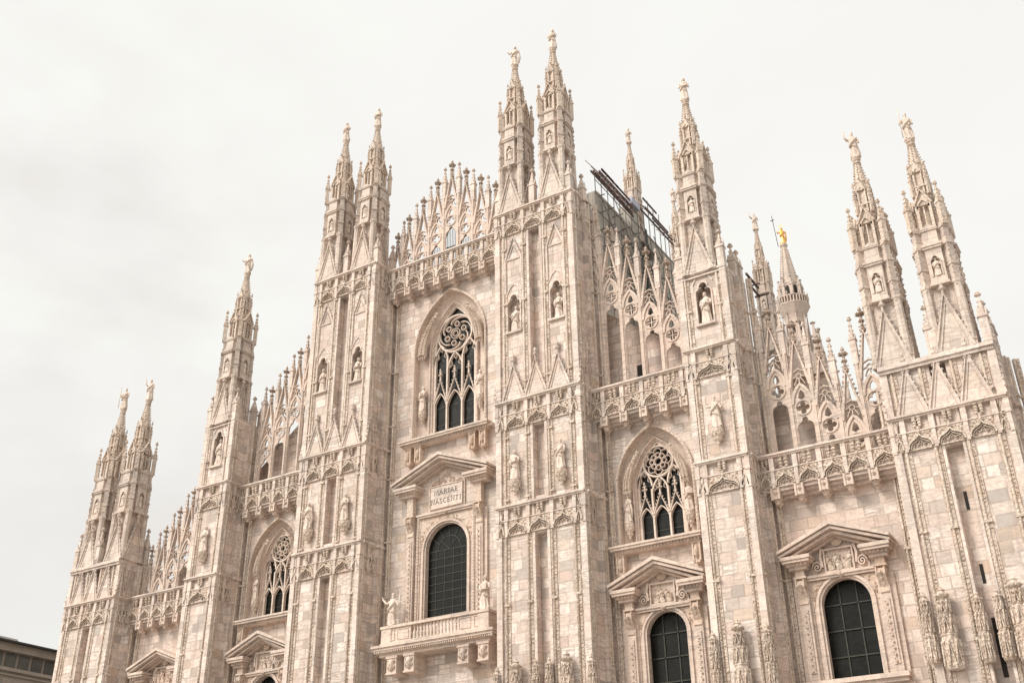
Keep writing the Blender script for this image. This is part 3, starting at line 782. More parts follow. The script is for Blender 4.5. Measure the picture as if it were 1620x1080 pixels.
def lettering(text, h, gap):
    mb = MB(); x = 0; tot = sum(WID[c] * h for c in text) + gap * (len(text) - 1); x = -tot / 2
    for c in text:
        wd = WID[c] * h
        for st in GLY[c]: mb.ribbon([(x + a * wd, b * h) for a, b in st], h * .10, -.012, .02)
        for a, b in SERIF[c]: mb.box(x + a * wd - h * .13, x + a * wd + h * .13, -.0125, .02, b * h - h * .03, b * h + h * .03)
        x += wd + gap
    return mb

def raking(mb, hw, z0, z1, y0, y1, th):
    for s in (-1, 1): mb.prism([(s * hw, z0), (0, z1), (0, z1 - th), (s * (hw - .02), z0 - th * .75)], y0, y1)

def relief_figures(n, wd, ht, seed):
    mb = MB(); rng = random.Random(seed)
    for i in range(n):
        x = (i + .5) / n * wd - wd / 2; s = ht / 2.05 * rng.uniform(.82, .98)
        f = statue_mb(rng.choice((0, 2, 4)), seed * 10 + i)
        mb.add(f, Matrix.Translation((x, -.04, 0)) @ Matrix.Rotation(rng.uniform(-.4, .4), 4, 'Y') @ Matrix.Diagonal((s * 1.25, s * 1.0, s, 1)))
    for i in range(n * 4): mb.knob(rng.uniform(-wd / 2, wd / 2), .02, rng.uniform(.05, ht * .8), rng.uniform(.05, .1), rng.uniform(.06, .14))
    return mb

def portal(cx, hw, sill, spr, ped, eave, caps, low, central=False):
    """hw,sill,spr: glazed arch; ped=(apex z, half width); eave z; caps: z of the capitals; low: foot of the jambs"""
    ap, ph = ped; px = hw + .72 if not central else hw + 1.0
    fr = MB()
    # architrave: stepped frame round the arch
    top = caps - .05
    fr_hw = hw + .45
    for k, (d, yy) in enumerate(((.0, YW - .06), (.12, YW - .16), (.30, YW - .26))):
        a = rarch(hw + d, spr, 18, 0, low)
        if k < 2: fr.ribbon(a, .13, yy, YW + .3)
    hole = rarch(hw + .1, spr, 18, 0, low)
    hole_wall(fr, -fr_hw, fr_hw, low, top, hole, YW - .05, YW + .01)
    for s in (-1, 1):
        x0, x1 = sorted((s * fr_hw, s * (fr_hw + .14))); fr.box(x0, x1, YW - .20, YW, low, top)
        x0, x1 = sorted((s * (fr_hw - .1), s * fr_hw)); fr.box(x0, x1, YW - .12, YW, low, top)
        x0, x1 = sorted((s * (px - .26), s * (px + .26))); fr.box(x0, x1, YW - .30, YW, low, caps)
        x0, x1 = sorted((s * (px - .14), s * (px + .14))); fr.box(x0, x1, YW - .36, YW - .3, low + .4, caps - 1.6)
        x0, x1 = sorted((s * (px + .26), s * (px + .5))); fr.box(x0, x1, YW - .16, YW, low, caps - .3)
    fr.box(-fr_hw - .14, fr_hw + .14, YW - .32, YW, top - .0, top + .12); fr.box(-fr_hw - .1, fr_hw + .1, YW - .24, YW, top - .12, top)
    o = fr.obj('portal_frame', M_PINK, duomo, (cx, 0, 0))
    if not central:
        sb = MB(); sb.box(-px - .5, px + .5, YW - .55, YW + .4, low - .22, low); sb.box(-px - .4, px + .4, YW - .4, YW + .3, low - .4, low - .22); sb.obj('sill', M_PINK, o)
    orn = MB()      # spandrel foliage, beaded jamb strips, keystone
    hole_wall(orn, -fr_hw + .1, fr_hw - .1, spr, top - .14, rarch(hw + .26, spr, 18), YW - .085, YW - .04)
    for s in (-1, 1):
        for i in range(16):
            a = random.uniform(.15, 1.35); rr = hw + random.uniform(.22, .5)
            x, z = s * rr * cos(a), spr + rr * sin(a)
            if abs(x) < fr_hw - .08 and z < top - .2 and (x * x + (z - spr) ** 2) > (hw + .2) ** 2: orn.knob(x, YW - .09, z, .08, .1)
        z = low + .2
        while z < top - .3: orn.knob(s * (fr_hw + .07), YW - .21, z, .045, .08); z += .2
        z = low + .5
        while z < caps - 1.8: orn.knob(s * px, YW - .37, z, .08, .12); orn.knob(s * (px - .08), YW - .36, z + .14, .05, .06); z += .3
    orn.knob(0, YW - .3, top - .05, .16, .22)
    orn.obj('carved_trim', M_RELIEF, o)
    # glazing
    g = MB(); gy = YW + (.32 if central else .55); g.prism(rarch(hw + .02, spr, 18, 0, sill), gy, gy + .04); gl = g.obj('glass', M_GLASS, o)
    b = MB()
    if central:
        nx, rows = 5, 9; dx = 2 * hw / nx
        for i in range(1, nx): x = -hw + i * dx; b.box(x - .018, x + .018, gy - .03, gy, sill, spr + .05)
        for i in range(1, rows): z = sill + i * (spr - sill) / (rows - 1.0) * .99; b.box(-hw, hw, gy - .035, gy - .004, z - .022, z + .022)
        b.ribbon(rarch(hw * .52, spr, 12), .04, gy - .03, gy)
        for i in range(1, 6): t = pi * i / 6; b.ribbon([(hw * .52 * cos(t), spr + hw * .52 * sin(t)), (hw * cos(t), spr + hw * sin(t))], .035, gy - .032, gy - .002)
        for i in range(1, 4): t = pi * i / 4; b.ribbon([(0, spr), (hw * .52 * cos(t), spr + hw * .52 * sin(t))], .03, gy - .033, gy - .003)
    else:
        for i in (1, 2): x = -hw + i * 2 * hw / 3; b.box(x - .032, x + .032, gy - .06, gy, sill, spr + .92 * hw)
        z = spr + .1
        while z > sill + .3: b.box(-hw, hw, gy - .066, gy - .004, z - .032, z + .032); z -= 1.28
        for x in (-hw, -hw / 3, hw / 3, hw):
            for zz in (spr + .1, spr - 1.18): b.knob(x, gy - .08, zz, .05)
    b.obj('glazing_bars', M_LEAD, o)
    # consoles and entablature blocks carrying a broken pediment
    for s in (-1, 1):
        c = MB(); zc = eave - .62
        c.box(-.24, .24, -.40, 0, caps + .02 - zc, .0)                       # block above the scroll
        c.box(-.32, .32, -.46, 0, caps - .04 - zc, caps + .06 - zc)
        prof = [(-.05, caps - .1 - zc), (-.52, caps - .18 - zc), (-.56, caps - .45 - zc), (-.36, caps - .8 - zc), (-.24, caps - 1.05 - zc), (-.30, caps - 1.3 - zc), (-.16, caps - 1.42 - zc), (-.05, caps - 1.42 - zc)]
        bb = len(c.V); n = len(prof)
        for xx in (-.22, .22): c.V += [(xx, y, z) for y, z in prof]
        c.q([bb + i for i in range(n)]); c.q([bb + n + i for i in reversed(range(n))])
        for i in range(n): j = (i + 1) % n; c.q([bb + i, bb + j, bb + n + j, bb + n + i])
        for e in (-1, 1): c.tube([(e * .235, -.36, caps - .38 - zc), (e * .26, -.36, caps - .38 - zc)], .16, 8)
        c.knob(0, -.56, caps - .42 - zc, .13, .16); c.knob(0, -.46, caps - .66 - zc, .09, .12)
        for e in (-1, 1): c.box(e * .2 - .03, e * .2 + .03, -.6, -.05, caps - .5 - zc, caps - .12 - zc)
        c.obj('console', M_RELIEF, o, (s * px, YW - .06, zc))
        e_ = MB(); xi, xo = ph * .48 if central else ph * .43, ph - .10
        for k, (dz0, dz1, dy, dx) in enumerate(((-.18, 0, 1.05, 0), (-.32, -.18, .98, .07), (-.46, -.32, .76, .25), (-.62, -.46, .62, .34))):
            x0, x1 = sorted((s * (xi + dx), s * (xo - dx * .8))); e_.box(x0, x1, YW - dy, YW, eave + dz0, eave + dz1)
        i = xi + .3
        while i < xo - .3: e_.box(s * i - .04, s * i + .04, YW - .84, YW - .74, eave - .44, eave - .33); i += .2
        e_.obj('entablature_block', M_PINK, o)
    pd = MB()
    raking(pd, ph, eave + .30, ap, YW - 1.18, YW, .2); raking(pd, ph - .02, eave + .09, ap - .23, YW - 1.06, YW, .16)
    raking(pd, ph - .45, eave + .03, ap - .40, YW - .80, YW, .16); raking(pd, ph - .8, eave - .02, ap - .56, YW - .36, YW, .14)
    l = ph - .6; n = int(l / .2)
    for s in ():
        for i in range(n): t = (i + .5) / n; x = s * l * t; z = ap - .40 - (ap - eave - .3) * (l * t / ph); pd.box(x - .035, x + .035, YW - .85, YW - .77, z - .16, z - .02)
    pd.obj('pediment', M_PINK, o)
    ty = YW - .12
    tp = MB()
    if central:
        tp.prism([(-1.42, caps + .1), (1.42, caps + .1), (1.42, eave + .15), (0, ap - .85), (-1.42, eave + .15)], YW - .10, YW + .02)
        tp.ribbon([(-1.27, 25.5), (-1.27, 27.0), (1.27, 27.0), (1.27, 25.5)], .07, YW - .2, YW - .08, True)
        t = tp.obj('tympanum', M_PINK, o)
        tb = MB(); tb.box(-1.24, 1.24, YW - .15, YW - .1, 25.53, 26.97); t2 = tb.obj('tablet', M_PALE, o)
        lettering('MARIAE', .31, .10).obj('inscription', M_INK, o, (0, YW - .155, 26.42))
        lettering('NASCENTI', .31, .085).obj('inscription', M_INK, o, (0, YW - .155, 25.80))
        rl = MB()
        for i in range(46):
            x = random.uniform(-1.15, 1.15); zt = (ap - 1.05 - 27.05) * (1 - abs(x) / 1.3)
            rl.knob(x, YW - .12, 27.06 + random.uniform(.05, 1) * max(zt, .08), random.uniform(.06, .11), random.uniform(.08, .14))
        rl.obj('foliage_relief', M_RELIEF, o)
    else:
        rw, rz0, rz1 = .72, caps + .12, caps + 1.28
        tp.prism([(-rw - .75, rz0), (rw + .75, rz0), (rw + .75, eave - .55), (0, ap - .8), (-rw - .75, eave - .55)], YW - .06, YW + .02)
        tp.ribbon([(-rw, rz0 + .02), (-rw, rz1), (rw, rz1), (rw, rz0 + .02)], .12, YW - .24, YW - .04, True)
        for s in (-1, 1):
            P = [(s * (rw + .42) + .26 * (1 - i / 18) * cos(i * .7) * s, rz0 + .34 + .3 * (1 - i / 18) * sin(i * .7)) for i in range(18)]
            tp.ribbon(P, .07, YW - .22, YW - .05)
            tp.ribbon([(s * (rw + .14), rz0 + .3), (s * (rw + .2), rz0 + .8), (s * (rw + .1), rz1 + .1)], .12, YW - .24, YW - .05)
        t = tp.obj('tympanum', M_PINK, o)
        bs = MB(); bs.lathe([(.3, -.02), (.30, .10), (.22, .16), (.12, .14), (.02, .24)], 0, 0, 12)
        m2 = MB(); m2.add(bs, Matrix.Translation((0, YW - .08, rz1 + .42)) @ Matrix.Rotation(pi / 2, 4, 'X')); m2.obj('boss', M_RELIEF, o)
        relief_figures(3, rw * 1.7, 1.0, int(abs(cx))).obj('figure_relief', M_RELIEF, o, (0, YW - .10, rz0 + .06))
    return o

portal(0, 1.65, 18.6, 22.85, (28.95, 3.78), 27.12, 25.2, 18.0, True)
for sd in (-1, 1):
    portal(sd * B2, 1.24, 9.0, 15.5, (19.45, 2.86), 17.95, 16.9, 9.0)
    portal(sd * 24.32, 1.30, 12.0, 15.62, (19.58, 2.86), 18.12, 17.1, 12.0)

# ---- central balcony ---------------------------------------------
bal = MB(); yb = .98
bal.box(-4.0, 4.0, yb - .06, YW, 16.95, 17.12)
for x0, x1 in ((-3.9, -1.72), (1.72, 3.9)):
    bal.box(x0, x1, yb + .04, yb + .22, 17.12, 17.98)
    for a in (x0 + .12, (x0 + x1) / 2 + .1): bal.ribbon([(a, 17.25), (a, 17.86), (a + .82, 17.86), (a + .82, 17.25)], .05, yb + .0, yb + .05, True)
for s in (-1, 1):
    a, b = sorted((s * 3.9, s * 3.68)); bal.box(a, b, yb + .22, YW, 17.12, 17.98)
    a, b = sorted((s * 3.95, s * 3.2)); bal.box(a, b, yb - .02, yb + .25, 17.121, 17.979)
bal.box(-4.0, 4.0, yb - .08, yb + .32, 17.98, 18.14)
for s in (-1, 1): a, b = sorted((s * 4.0, s * 3.62)); bal.box(a, b, yb + .32, YW, 17.98, 18.14)
for hh, dz0, dz1, dy in ((4.45, 16.80, 16.95, .38), (4.36, 16.64, 16.80, .28), (4.2, 16.46, 16.64, .12), (4.05, 16.3, 16.46, 0)): bal.box(-hh, hh, yb - dy, YW, dz0, dz1)
balc = bal.obj('balcony', M_PINK, duomo)
bm = MB(); bm.lathe([(.10, 0), (.10, .08), (.06, .12), (.115, .30), (.11, .38), (.055, .60), (.05, .68), (.10, .76), (.10, .86)], 0, 0, 8, smooth=True)
me = bm.mesh('baluster', M_PALE)
for i in range(13): link('baluster', me, balc, (-1.5 + i * .25, yb + .14, 17.12))
dn = MB()
for i in range(58): dn.box(-4.25 + i * .149, -4.25 + i * .149 + .075, yb - .27, yb - .1, 16.50, 16.62)
dn.obj('egg_moulding', M_RELIEF, balc)
cm = MB(); cm.box(-.36, .36, 0, 1.2, -1.05, 0); cm.box(-.42, .42, -.06, 1.2, -.14, 0.0); cm.box(-.40, .40, -.05, 1.2, -1.1, -1.0)
cm.lathe([(.04, -.92), (.14, -.8), (.19, -.55), (.18, -.38), (.1, -.22), (.02, -.18)], 0, -.03, 9, smooth=True); cm.knob(0, -.22, -.55, .05, .09)
for e in (-1, 1): cm.knob(e * .1, -.16, -.44, .05, .04); cm.knob(e * .2, -.06, -.3, .09, .12); cm.knob(e * .22, -.05, -.66, .08, .16)
for i in range(8): cm.knob(-.35 + i * .1, -.06, -1.1, .045)
cme = cm.mesh('head_console', M_PINK)
for x in (-3.15, -1.8, 2.2, 3.62): link('head_console', cme, balc, (x * .98, yb + .02, 16.3))

# ---- balustrades above the bays -----------------------------------
def balustrade(cx, x0, x1, zt, n_post):
    w_ = 1.29; half = (n_post - 1) / 2
    us = [x0 + .02] + [cx + (i - half) * w_ for i in range(n_post)] + [x1 - .02]
    us = [u for i, u in enumerate(us) if i in (0, len(us) - 1) or (x0 + .25 < u < x1 - .25)]
    mb = MB(); yf = 1.30; om = MB()
    band(mb, us, zt, yf, YW, True, 0, om)
    mb.box(x0, x1, yf + .30, YW + .8, zt - 1.08, zt - .9)          # walkway
    for dy, a, b in ((.13, 1.86, 2.03), (.36, 2.03, 2.2), (.6, 2.2, 2.36)): mb.box(x0, x1, yf + dy, YW, zt - b, zt - a)
    o = mb.obj('balustrade', M_PALE, duomo); om.obj('ogee_frieze', M_FRIEZE, o)
    cb = MB(); cb.box(-.25, .25, -.02, .16, -.62, 0); cb.box(-.2, .2, .16, .95, -.62, 0); cb.lathe([(.14, -.86), (.22, -.6)], 0, .3, 8)
    for s in (-1, 1): cb.box(s * .19 - .05, s * .19 + .05, -.07, 0, -.66, 0)
    cb.box(-.24, .24, -.05, 0, -.06, 0); cb.box(-.14, .14, -.03, 0, -.62, -.5)
    cb.knob(0, -.04, -.28, .13, .17); cb.knob(0, .2, -.66, .2, .2); cb.knob(0, .55, -.74, .22, .24)
    me = cb.mesh('corbel', M_PINK)
    for u in us[1:-1]: link('corbel', me, o, (u, yf + .02, zt - 1.86))
    return o
balustrade(0, -5.2, 5.2, 44.42, 8)
for sd in (-1, 1):
    a, b = sorted((sd * 11.12, sd * 18.0)); balustrade(sd * B2, a, b, 30.36, 5)
    a, b = sorted((sd * 20.94, sd * 28.38)); balustrade(sd * 24.33, a, b, 23.78, 5)

# ---- openwork gable screens ----------------------------------------
YS = 2.12
def tracery_panel(cross=False):
    """one openwork light, finial foot at z = 0; the plate reaches from the gablet down to the trefoil door"""
    mb = MB(); y0, y1 = -.09, .09; g = 0.0
    mb.ribbon([(-.58, g - 2.75), (0, g + .05), (.58, g - 2.75)], .19, y0 - .06, y1 + .06)
    for i in range(1, 10):
        t = i / 10
        for s in (-1, 1): mb.knob(s * (.56 * (1 - t) + .13), 0, g - 2.75 + 2.8 * t, .085, .10)
    mb.ribbon(arch(.52, g - 3.75, g - 2.62, 7), .16, y0 - .05, y1 + .05)
    # small cross-piece in the open spandrel
    mb.ribbon([(-.36, g - 1.86), (0, g - 1.70), (.36, g - 1.86)], .05, y0, y1); mb.knob(0, 0, g - 1.68, .09, .10)
    mb.ribbon(circle(0, g - 2.12, .15, 10), .045, y0, y1, True)
    for s in (-1, 1): mb.ribbon([(s * .15, g - 2.12), (s * .4, g - 2.2)], .04, y0, y1); mb.ribbon([(s * .30, g - 2.62), (s * .2, g - 2.4), (s * .1, g - 2.26)], .04, y0, y1)
    mb.ribbon([(0, g - 2.27), (0, g - 2.6)], .05, y0, y1)
    # plate, built in two halves about the axis so that its foils are real holes
    qz, qr = g - 4.02, .38
    A = arch(.50, g - 3.75, g - 2.68, 8); left = A[:9]
    lobes = []
    for k in range(33):
        t = pi / 2 + pi * k / 32; r = .17 + .19 * abs(cos(2 * t)) ** .6
        lobes.append((r * cos(t), qz + r * sin(t)))
    tz = g - 5.35
    T = [(0, g - 4.55)] + [(-.16 * cos(t) , g - 4.72 + .17 * sin(t)) for t in (1.0, .5, 0, -.4)] + [(-.30, g - 4.88), (-.42, g - 4.98), (-.45, g - 5.15), (-.45, tz)]
    P = [(-.52, tz), (-.52, g - 3.8)] + left[1:] + [(0, g - 2.95), (-.13, g - 3.12), (-.2, g - 3.42), (-.05, g - 3.5), (0, g - 3.55)] + lobes + T
    for s in (-1, 1): mb.prism([(s * x, z) for x, z in P], y0 * .7, y1 * .7)
    mb.ribbon(circle(0, qz, .43, 20), .07, y0 - .03, y1, True)
    if cross: mb.box(-.36, .36, -.03, .03, qz - .025, qz + .025); mb.box(-.025, .025, -.035, .025, qz - .36, qz + .36)
    return mb

def screen(items, x0, x1, zb, cross=False):
    """items: (x, z of the finial top) for every light; mullions stand between the lights"""
    items = sorted(items)
    xs = [items[0][0] - .65] + [(a[0] + b[0]) / 2 for a, b in zip(items, items[1:])] + [items[-1][0] + .65]
    tops = [items[0][1]] + [max(a[1], b[1]) - .45 for a, b in zip(items, items[1:])] + [items[-1][1]]
    tops[0] -= .0; tops[-1] -= .0
    mb = MB()
    for i, x in enumerate(xs):
        if x < x0 + .1 or x > x1 - .1: continue
        zt = tops[i] - 2.4
        mb.box(x - .07, x + .07, -.16, .16, zb, zt); mb.box(x - .14, x + .14, -.10, .10, zb, zt)
        mb.box(x - .19, x + .19, -.05, .05, zb, zt - 2.2)
    o = mb.obj('gable_screen', M_PINK, duomo, (0, YS, 0))
    for i, x in enumerate(xs):
        if x < x0 - .2 or x > x1 + .2: continue
        pinnacle_mb(3.0, .165).obj('pinnacle', M_PALE, o, (x, 0, tops[i] - 2.75))
    pm = tracery_panel(cross).mesh('tracery_panel', M_PINK); fm = finial_mb(1.15).mesh('finial', M_FINIAL)
    for x, z in items:
        link('tracery_panel', pm, o, (x, 0, z - 1.36)); link('finial', fm, o, (x, 0, z - 1.36))
    return o

scr = screen([(k * 1.3, 52.95 - 1.15 * abs(k)) for k in range(-4, 5) if abs(k) < 4] + [(-4.9, 48.2), (4.9, 48.2)], -5.2, 5.2, 42.8)
for k in (-2, -1, 0, 1, 2):       # iron gates behind the middle lights
    gb = MB(); zt = 46.9 - 1.15 * abs(k)
    for i in range(-3, 4): gb.box(k * 1.3 + i * .145 - .014, k * 1.3 + i * .145 + .014, .13, .16, 42.8, zt - abs(i) * .06)
    gb.box(k * 1.3 - .5, k * 1.3 + .5, .12, .17, zt - 1.5, zt - 1.42); gb.ribbon(arch(.47, zt - .4, zt + .2, 6, k * 1.3), .07, .12, .17)
    gb.obj('iron_gate', M_IRON, scr)
for sd in (-1, 1):
    screen([(sd * (B2 - 1.95 + 1.3 * k), 42.25 - 1.28 * k) for k in range(-1, 4)], 11.2 if sd > 0 else -17.95, 17.95 if sd > 0 else -11.2, 28.9, True)
    z1 = [33.0, 31.7, 30.4, 29.1, 27.8]
    if sd > 0: z1 = [33.0, 31.75, 30.4, 29.2, 31.3]
    screen([(sd * (22.41 + 1.28 * k), z1[k]) for k in range(5)], 21.0 if sd > 0 else -28.3, 28.3 if sd > 0 else -21.0, 22.4)
    # wall of the aisle roofs seen through the lower lights
    bw = MB(); a, b = sd * 11.1, sd * 18.0
    u = 0 if sd > 0 else .8
    bw.prism([(a, 28.6), (b, 28.6), (b, 31.6 + u), (a, 37.0 + u)], YS + 1.0, YS + 1.5)
    a, b = sd * 20.9, sd * 28.4
    bw.prism([(a, 22.3), (b, 22.3), (b, 24.0 if sd < 0 else 26.0), (a, 27.6 + u)], YS + 1.0, YS + 1.5)
    w_ = bw.obj('aisle_gable_wall', M_WALL, duomo)
    d = MB()
    x = sd * 13.95; d.box(x - .38, x + .38, YS + .95, YS + 1.02, 30.6, 32.2); d.obj('roof_opening', M_HOLE, w_)  # dark slab painted as an unlit opening in the wall

# ---- spires ---------------------------------------------------------
H = 15.6        # foot of the spire to the top of its statue
def build_spire_meshes():
    S = {}
    base = MB(); h = .84
    base.box(-.62, .62, -.62, .62, 0, 4.2)
    for a in range(4):
        g = MB(); gable(g, 0, 1.62, 0, 3.15, -h, .16, .12)
        base.add(g, rz=a * pi / 2)
        # corner shaft between the gables
        g = MB(); g.lathe([(.24, .0), (.22, 1.6), (.19, 3.6), (.24, 3.7), (.24, 3.85)], -.68, -.68, 8); base.add(g, rz=a * pi / 2)
    S['spire'] = (base, M_SPIRE)
    st = MB()
    # niche stage 3.75 .. 6.1
    z0, z1 = 3.75, 6.1
    st.lathe([(.92, z0), (.92, z0 + .08), (.80, z0 + .14), (.78, z0 + .2), (.74, z1 - .18), (.84, z1 - .1), (.9, z1 - .04), (.9, z1)], 0, 0, 8, pi / 8)
    for a in range(4):
        g = MB(); P = trefoil(.44, z0 + .5, z1 - .95)
        hole_wall(g, -.36, .36, z0 + .5, z1 - .2, P, -.86, -.70); g.box(-.36, .36, -.86, -.70, z0 + .1, z0 + .5); g.box(-.36, .36, -.74, -.5, z0 + .1, z1 - .2)
        g.ribbon(P, .05, -.90, -.84)
        g.box(-.42, .42, -.95, -.6, z1 - .2, z1 - .08); g.box(-.46, .46, -1.0, -.6, z1 - .08, z1 + .03)
        g.box(-.42, .42, -.96, -.6, z0 - .04, z0 + .1)
        g.prism([(-.44, z1 + .03), (.44, z1 + .03), (0, z1 + .34)], -.96, -.7)
        st.add(g, rz=a * pi / 2)
        g = MB(); g.box(-.15, .15, -1.07, -.7, z0 - .35, z1 + .35); g.box(-.19, .19, -1.12, -.7, z1 - .08, z1 + .05); g.box(-.19, .19, -1.12, -.7, z0 + 1.0, z0 + 1.1)
        g.box(-.2, .2, -1.13, -.7, z0 - .02, z0 + .1)
        for s in (-1, 1):
            for i in range(8): g.knob(s * .17, -1.08, z0 - .2 + i * .34, .045, .07)
        st.add(g, rz=a * pi / 2 + pi / 4)
    S['niche_stage'] = (st, M_SPIRE)
    for a in range(4):
        fg = MB(); fg.add(statue_mb(a % 3, 40 + a), Matrix.Translation((0, -.80, z0 + .5)) @ Matrix.Diagonal((.56, .5, .56, 1)))
        g = MB(); g.add(fg, rz=a * pi / 2); S['niche_figure', a] = (g, M_STATUE)
    bd = MB(); z0, z1 = 6.1, 7.15
    bd.lathe([(.80, z0), (.76, z1 - .16), (.86, z1 - .08), (.86, z1)], 0, 0, 8, pi / 8)
    for a in range(4):
        g = MB(); g.box(-.33, .33, -.84, -.6, z0, z1 - .05); g.prism([(-.42, z1 - .06), (.42, z1 - .06), (0, z1 + .22)], -.92, -.6); g.box(-.4, .4, -.9, -.6, z1 - .14, z1 - .05); bd.add(g, rz=a * pi / 2)
        g = MB(); g.box(-.14, .14, -1.02, -.7, z0, z1 + .3); g.box(-.18, .18, -1.06, -.7, z1 - .06, z1 + .04); bd.add(g, rz=a * pi / 2 + pi / 4)
    S['parapet_stage'] = (bd, M_SPIRE)
    # lantern stage 7.15 .. 9.5: lights on four faces, free pinnacles at the corners
    z0, z1 = 7.15, 9.5
    ln = MB(); ln.lathe([(.46, z0), (.42, z1 + .1)], 0, 0, 8, pi / 8)
    for a in range(4):
        g = MB()
        for x in (-.29, .29): g.box(x - .065, x + .065, -.76, -.6, z0, z1 - .75)
        g.box(-.03, .03, -.74, -.64, z0, z1 - .9)
        g.ribbon(arch(.27, z1 - .95, z1 - .42, 5), .07, -.76, -.6)
        g.prism([(-.36, z1 - .75), (.36, z1 - .75), (0, z1 + .15)], -.68, -.5); g.ribbon([(-.4, z1 - .75), (0, z1 + .2), (.4, z1 - .75)], .09, -.8, -.6)
        for i in range(1, 5):
            for s in (-1, 1): g.knob(s * (.4 * (1 - i / 5) + .06), -.74, z1 - .75 + .95 * i / 5, .055, .075)
        g.knob(0, -.74, z1 + .32, .09, .16)
        ln.add(g, rz=a * pi / 2)
        g = MB(); g.lathe([(.11, z0), (.10, z1 - 1.2), (.15, z1 - 1.15), (.15, z1 - 1.05)], 0, -.62, 6)
        for i in range(4): g.knob(0, -.72, z0 + .3 + i * .35, .06, .12)
        ln.add(g, rz=a * pi / 2 + pi / 4)
    S['lantern_stage'] = (ln, M_SPCARVE)
    for a in range(4):
        cp = MB(); p = pinnacle_mb(2.85, .13); cp.add(p, Matrix.Rotation(a * pi / 2 + pi / 4, 4, 'Z') @ Matrix.Translation((0, -1.02, 7.2)))
        S['corner_pinnacle', a] = (cp, M_SPCARVE)
    # turret 9.5 .. 11.9
    z0, z1 = 9.5, 11.9
    tr = MB(); tr.lathe([(.46, z0 - .1), (.46, z0 + .1), (.36, z0 + .2), (.30, z1)], 0, 0, 8, pi / 8)
    for a in range(4):
        g = MB()
        for x in (-.17, .17): g.box(x - .04, x + .04, -.44, -.28, z0 + .15, z1 - .7)
        g.ribbon(arch(.16, z1 - .9, z1 - .55, 4), .05, -.44, -.30)
        g.prism([(-.23, z1 - .75), (.23, z1 - .75), (0, z1 - .05)], -.40, -.25); g.knob(0, -.4, z1 + .05, .06, .12)
        for i in range(1, 4):
            for s in (-1, 1): g.knob(s * (.25 * (1 - i / 4) + .03), -.40, z1 - .75 + .7 * i / 4, .04, .06)
        g.box(-.26, .26, -.47, -.3, z0 + .62, z0 + .69)
        tr.add(g, rz=a * pi / 2)
        g = MB(); g.add(pinnacle_mb(2.2, .075), loc=(0, -.50, z0 + .1)); tr.add(g, rz=a * pi / 2 + pi / 4)
    S['turret'] = (tr, M_SPCARVE)
    cn = MB(); z0, z1 = 11.8, 13.2
    cn.lathe([(.34, z0), (.14, z1), (.2, z1 + .03), (.21, z1 + .12), (.15, z1 + .16), (.2, z1 + .24), (.23, z1 + .34), (.2, z1 + .4)], 0, 0, 8, pi / 8)
    for i in range(7):
        t = i / 7
        for a in range(8): r = .34 * (1 - t) + .15 * t; cn.knob(r * cos(a * pi / 4), r * sin(a * pi / 4), z0 + (z1 - z0) * t + .1, .05, .07)
    S['cone'] = (cn, M_SPCARVE)
    return {k: mb.mesh(k if isinstance(k, str) else k[0], m) for k, (mb, m) in S.items()}
SP = build_spire_meshes()
def spire(x, y, top, s=1.0):
    o = link('spire', SP['spire'], duomo, (x, y, top - H * s))
    for k, me in SP.items():
        if k != 'spire': link(k if isinstance(k, str) else k[0], me, o)
    q = 1.14 if s == 1 else s * .82
    o.scale = (q, q, s)
    return o
TI, TS, TO = 60.35, 50.95, 42.1
spires = []
for sd in (-1, 1):
    for x, t in ((6.48, TI), (9.74, TI), (19.40, TS), (29.16, TO), (32.2, TO)): spire(sd * x, .85, t)
# corner pinnacles standing on the pier tops
pk = {h: pinnacle_mb(h, .21).mesh('pinnacle', M_PALE) for h in (2.6, 3.0)}
for sd in (-1, 1):
    for dx, y in ((-2.78, .2), (2.78, .2), (2.78, 2.0), (-2.78, 2.0), (0, .12)): link('pinnacle', pk[2.6 if dx else 3.0], piers['i', sd], (dx, y, L3))
    for dx, y in ((-1.3, .2), (1.3, .2), (1.3, 2.0), (-1.3, 2.0), (1.3, 2.9), (-1.3, 2.9)): link('pinnacle', pk[2.6], piers['s', sd], (dx, y, 35.45))
    for dx, y in ((-2.6, .2), (2.6, .2), (2.6, 1.3), (2.6, 2.3), (-2.6, 2.3), (-2.6, 1.3), (0, .1), (0, 1.5)): link('pinnacle', pk[3.0], piers['o', sd], (dx, y, 26.5))

# ---- canopies and statue brackets on the piers -----------------------
cme = canopy_mb(3.7, .36).mesh('canopy', M_FRIEZE); cms = canopy_mb(3.2, .22).mesh('canopy', M_FRIEZE); kme = corbel_mb().mesh('statue_bracket', M_CARVE)
for sd in (-1, 1):
    for dx in (-1.6, 1.6): link('canopy', cme, piers['i', sd], (dx, -.30, 14.72))
    for dx in (-.42, .42): link('canopy', cms, piers['i', sd], (dx, -.16, 14.62))
    for s in (-1, 1): link('canopy', cms, piers['i', sd], (s * 2.98, -.12, 14.45)); link('canopy', cms, piers['i', sd], (s * 3.2, 1.75, 14.35))
    link('canopy', cme, piers['s', sd], (0, -.30, 15.0))
    for s in (-1, 1): link('canopy', cms, piers['s', sd], (s * 1.42, -.15, 14.66))
    for dx in (-1.55, 1.55): link('canopy', cme, piers['o', sd], (dx - .3, -.3, 15.1))
    for dx in (-.42, .42): link('canopy', cms, piers['o', sd], (dx, -.16, 14.75))
    link('canopy', cms, piers['o', sd], (-2.7, -.1, 15.0))
    for dx in (-1.6, 1.58): link('statue_bracket', kme, piers['i', sd], (dx, -.12, 25.15))
    link('statue_bracket', kme, piers['s', sd], (0, -.12, 25.35))

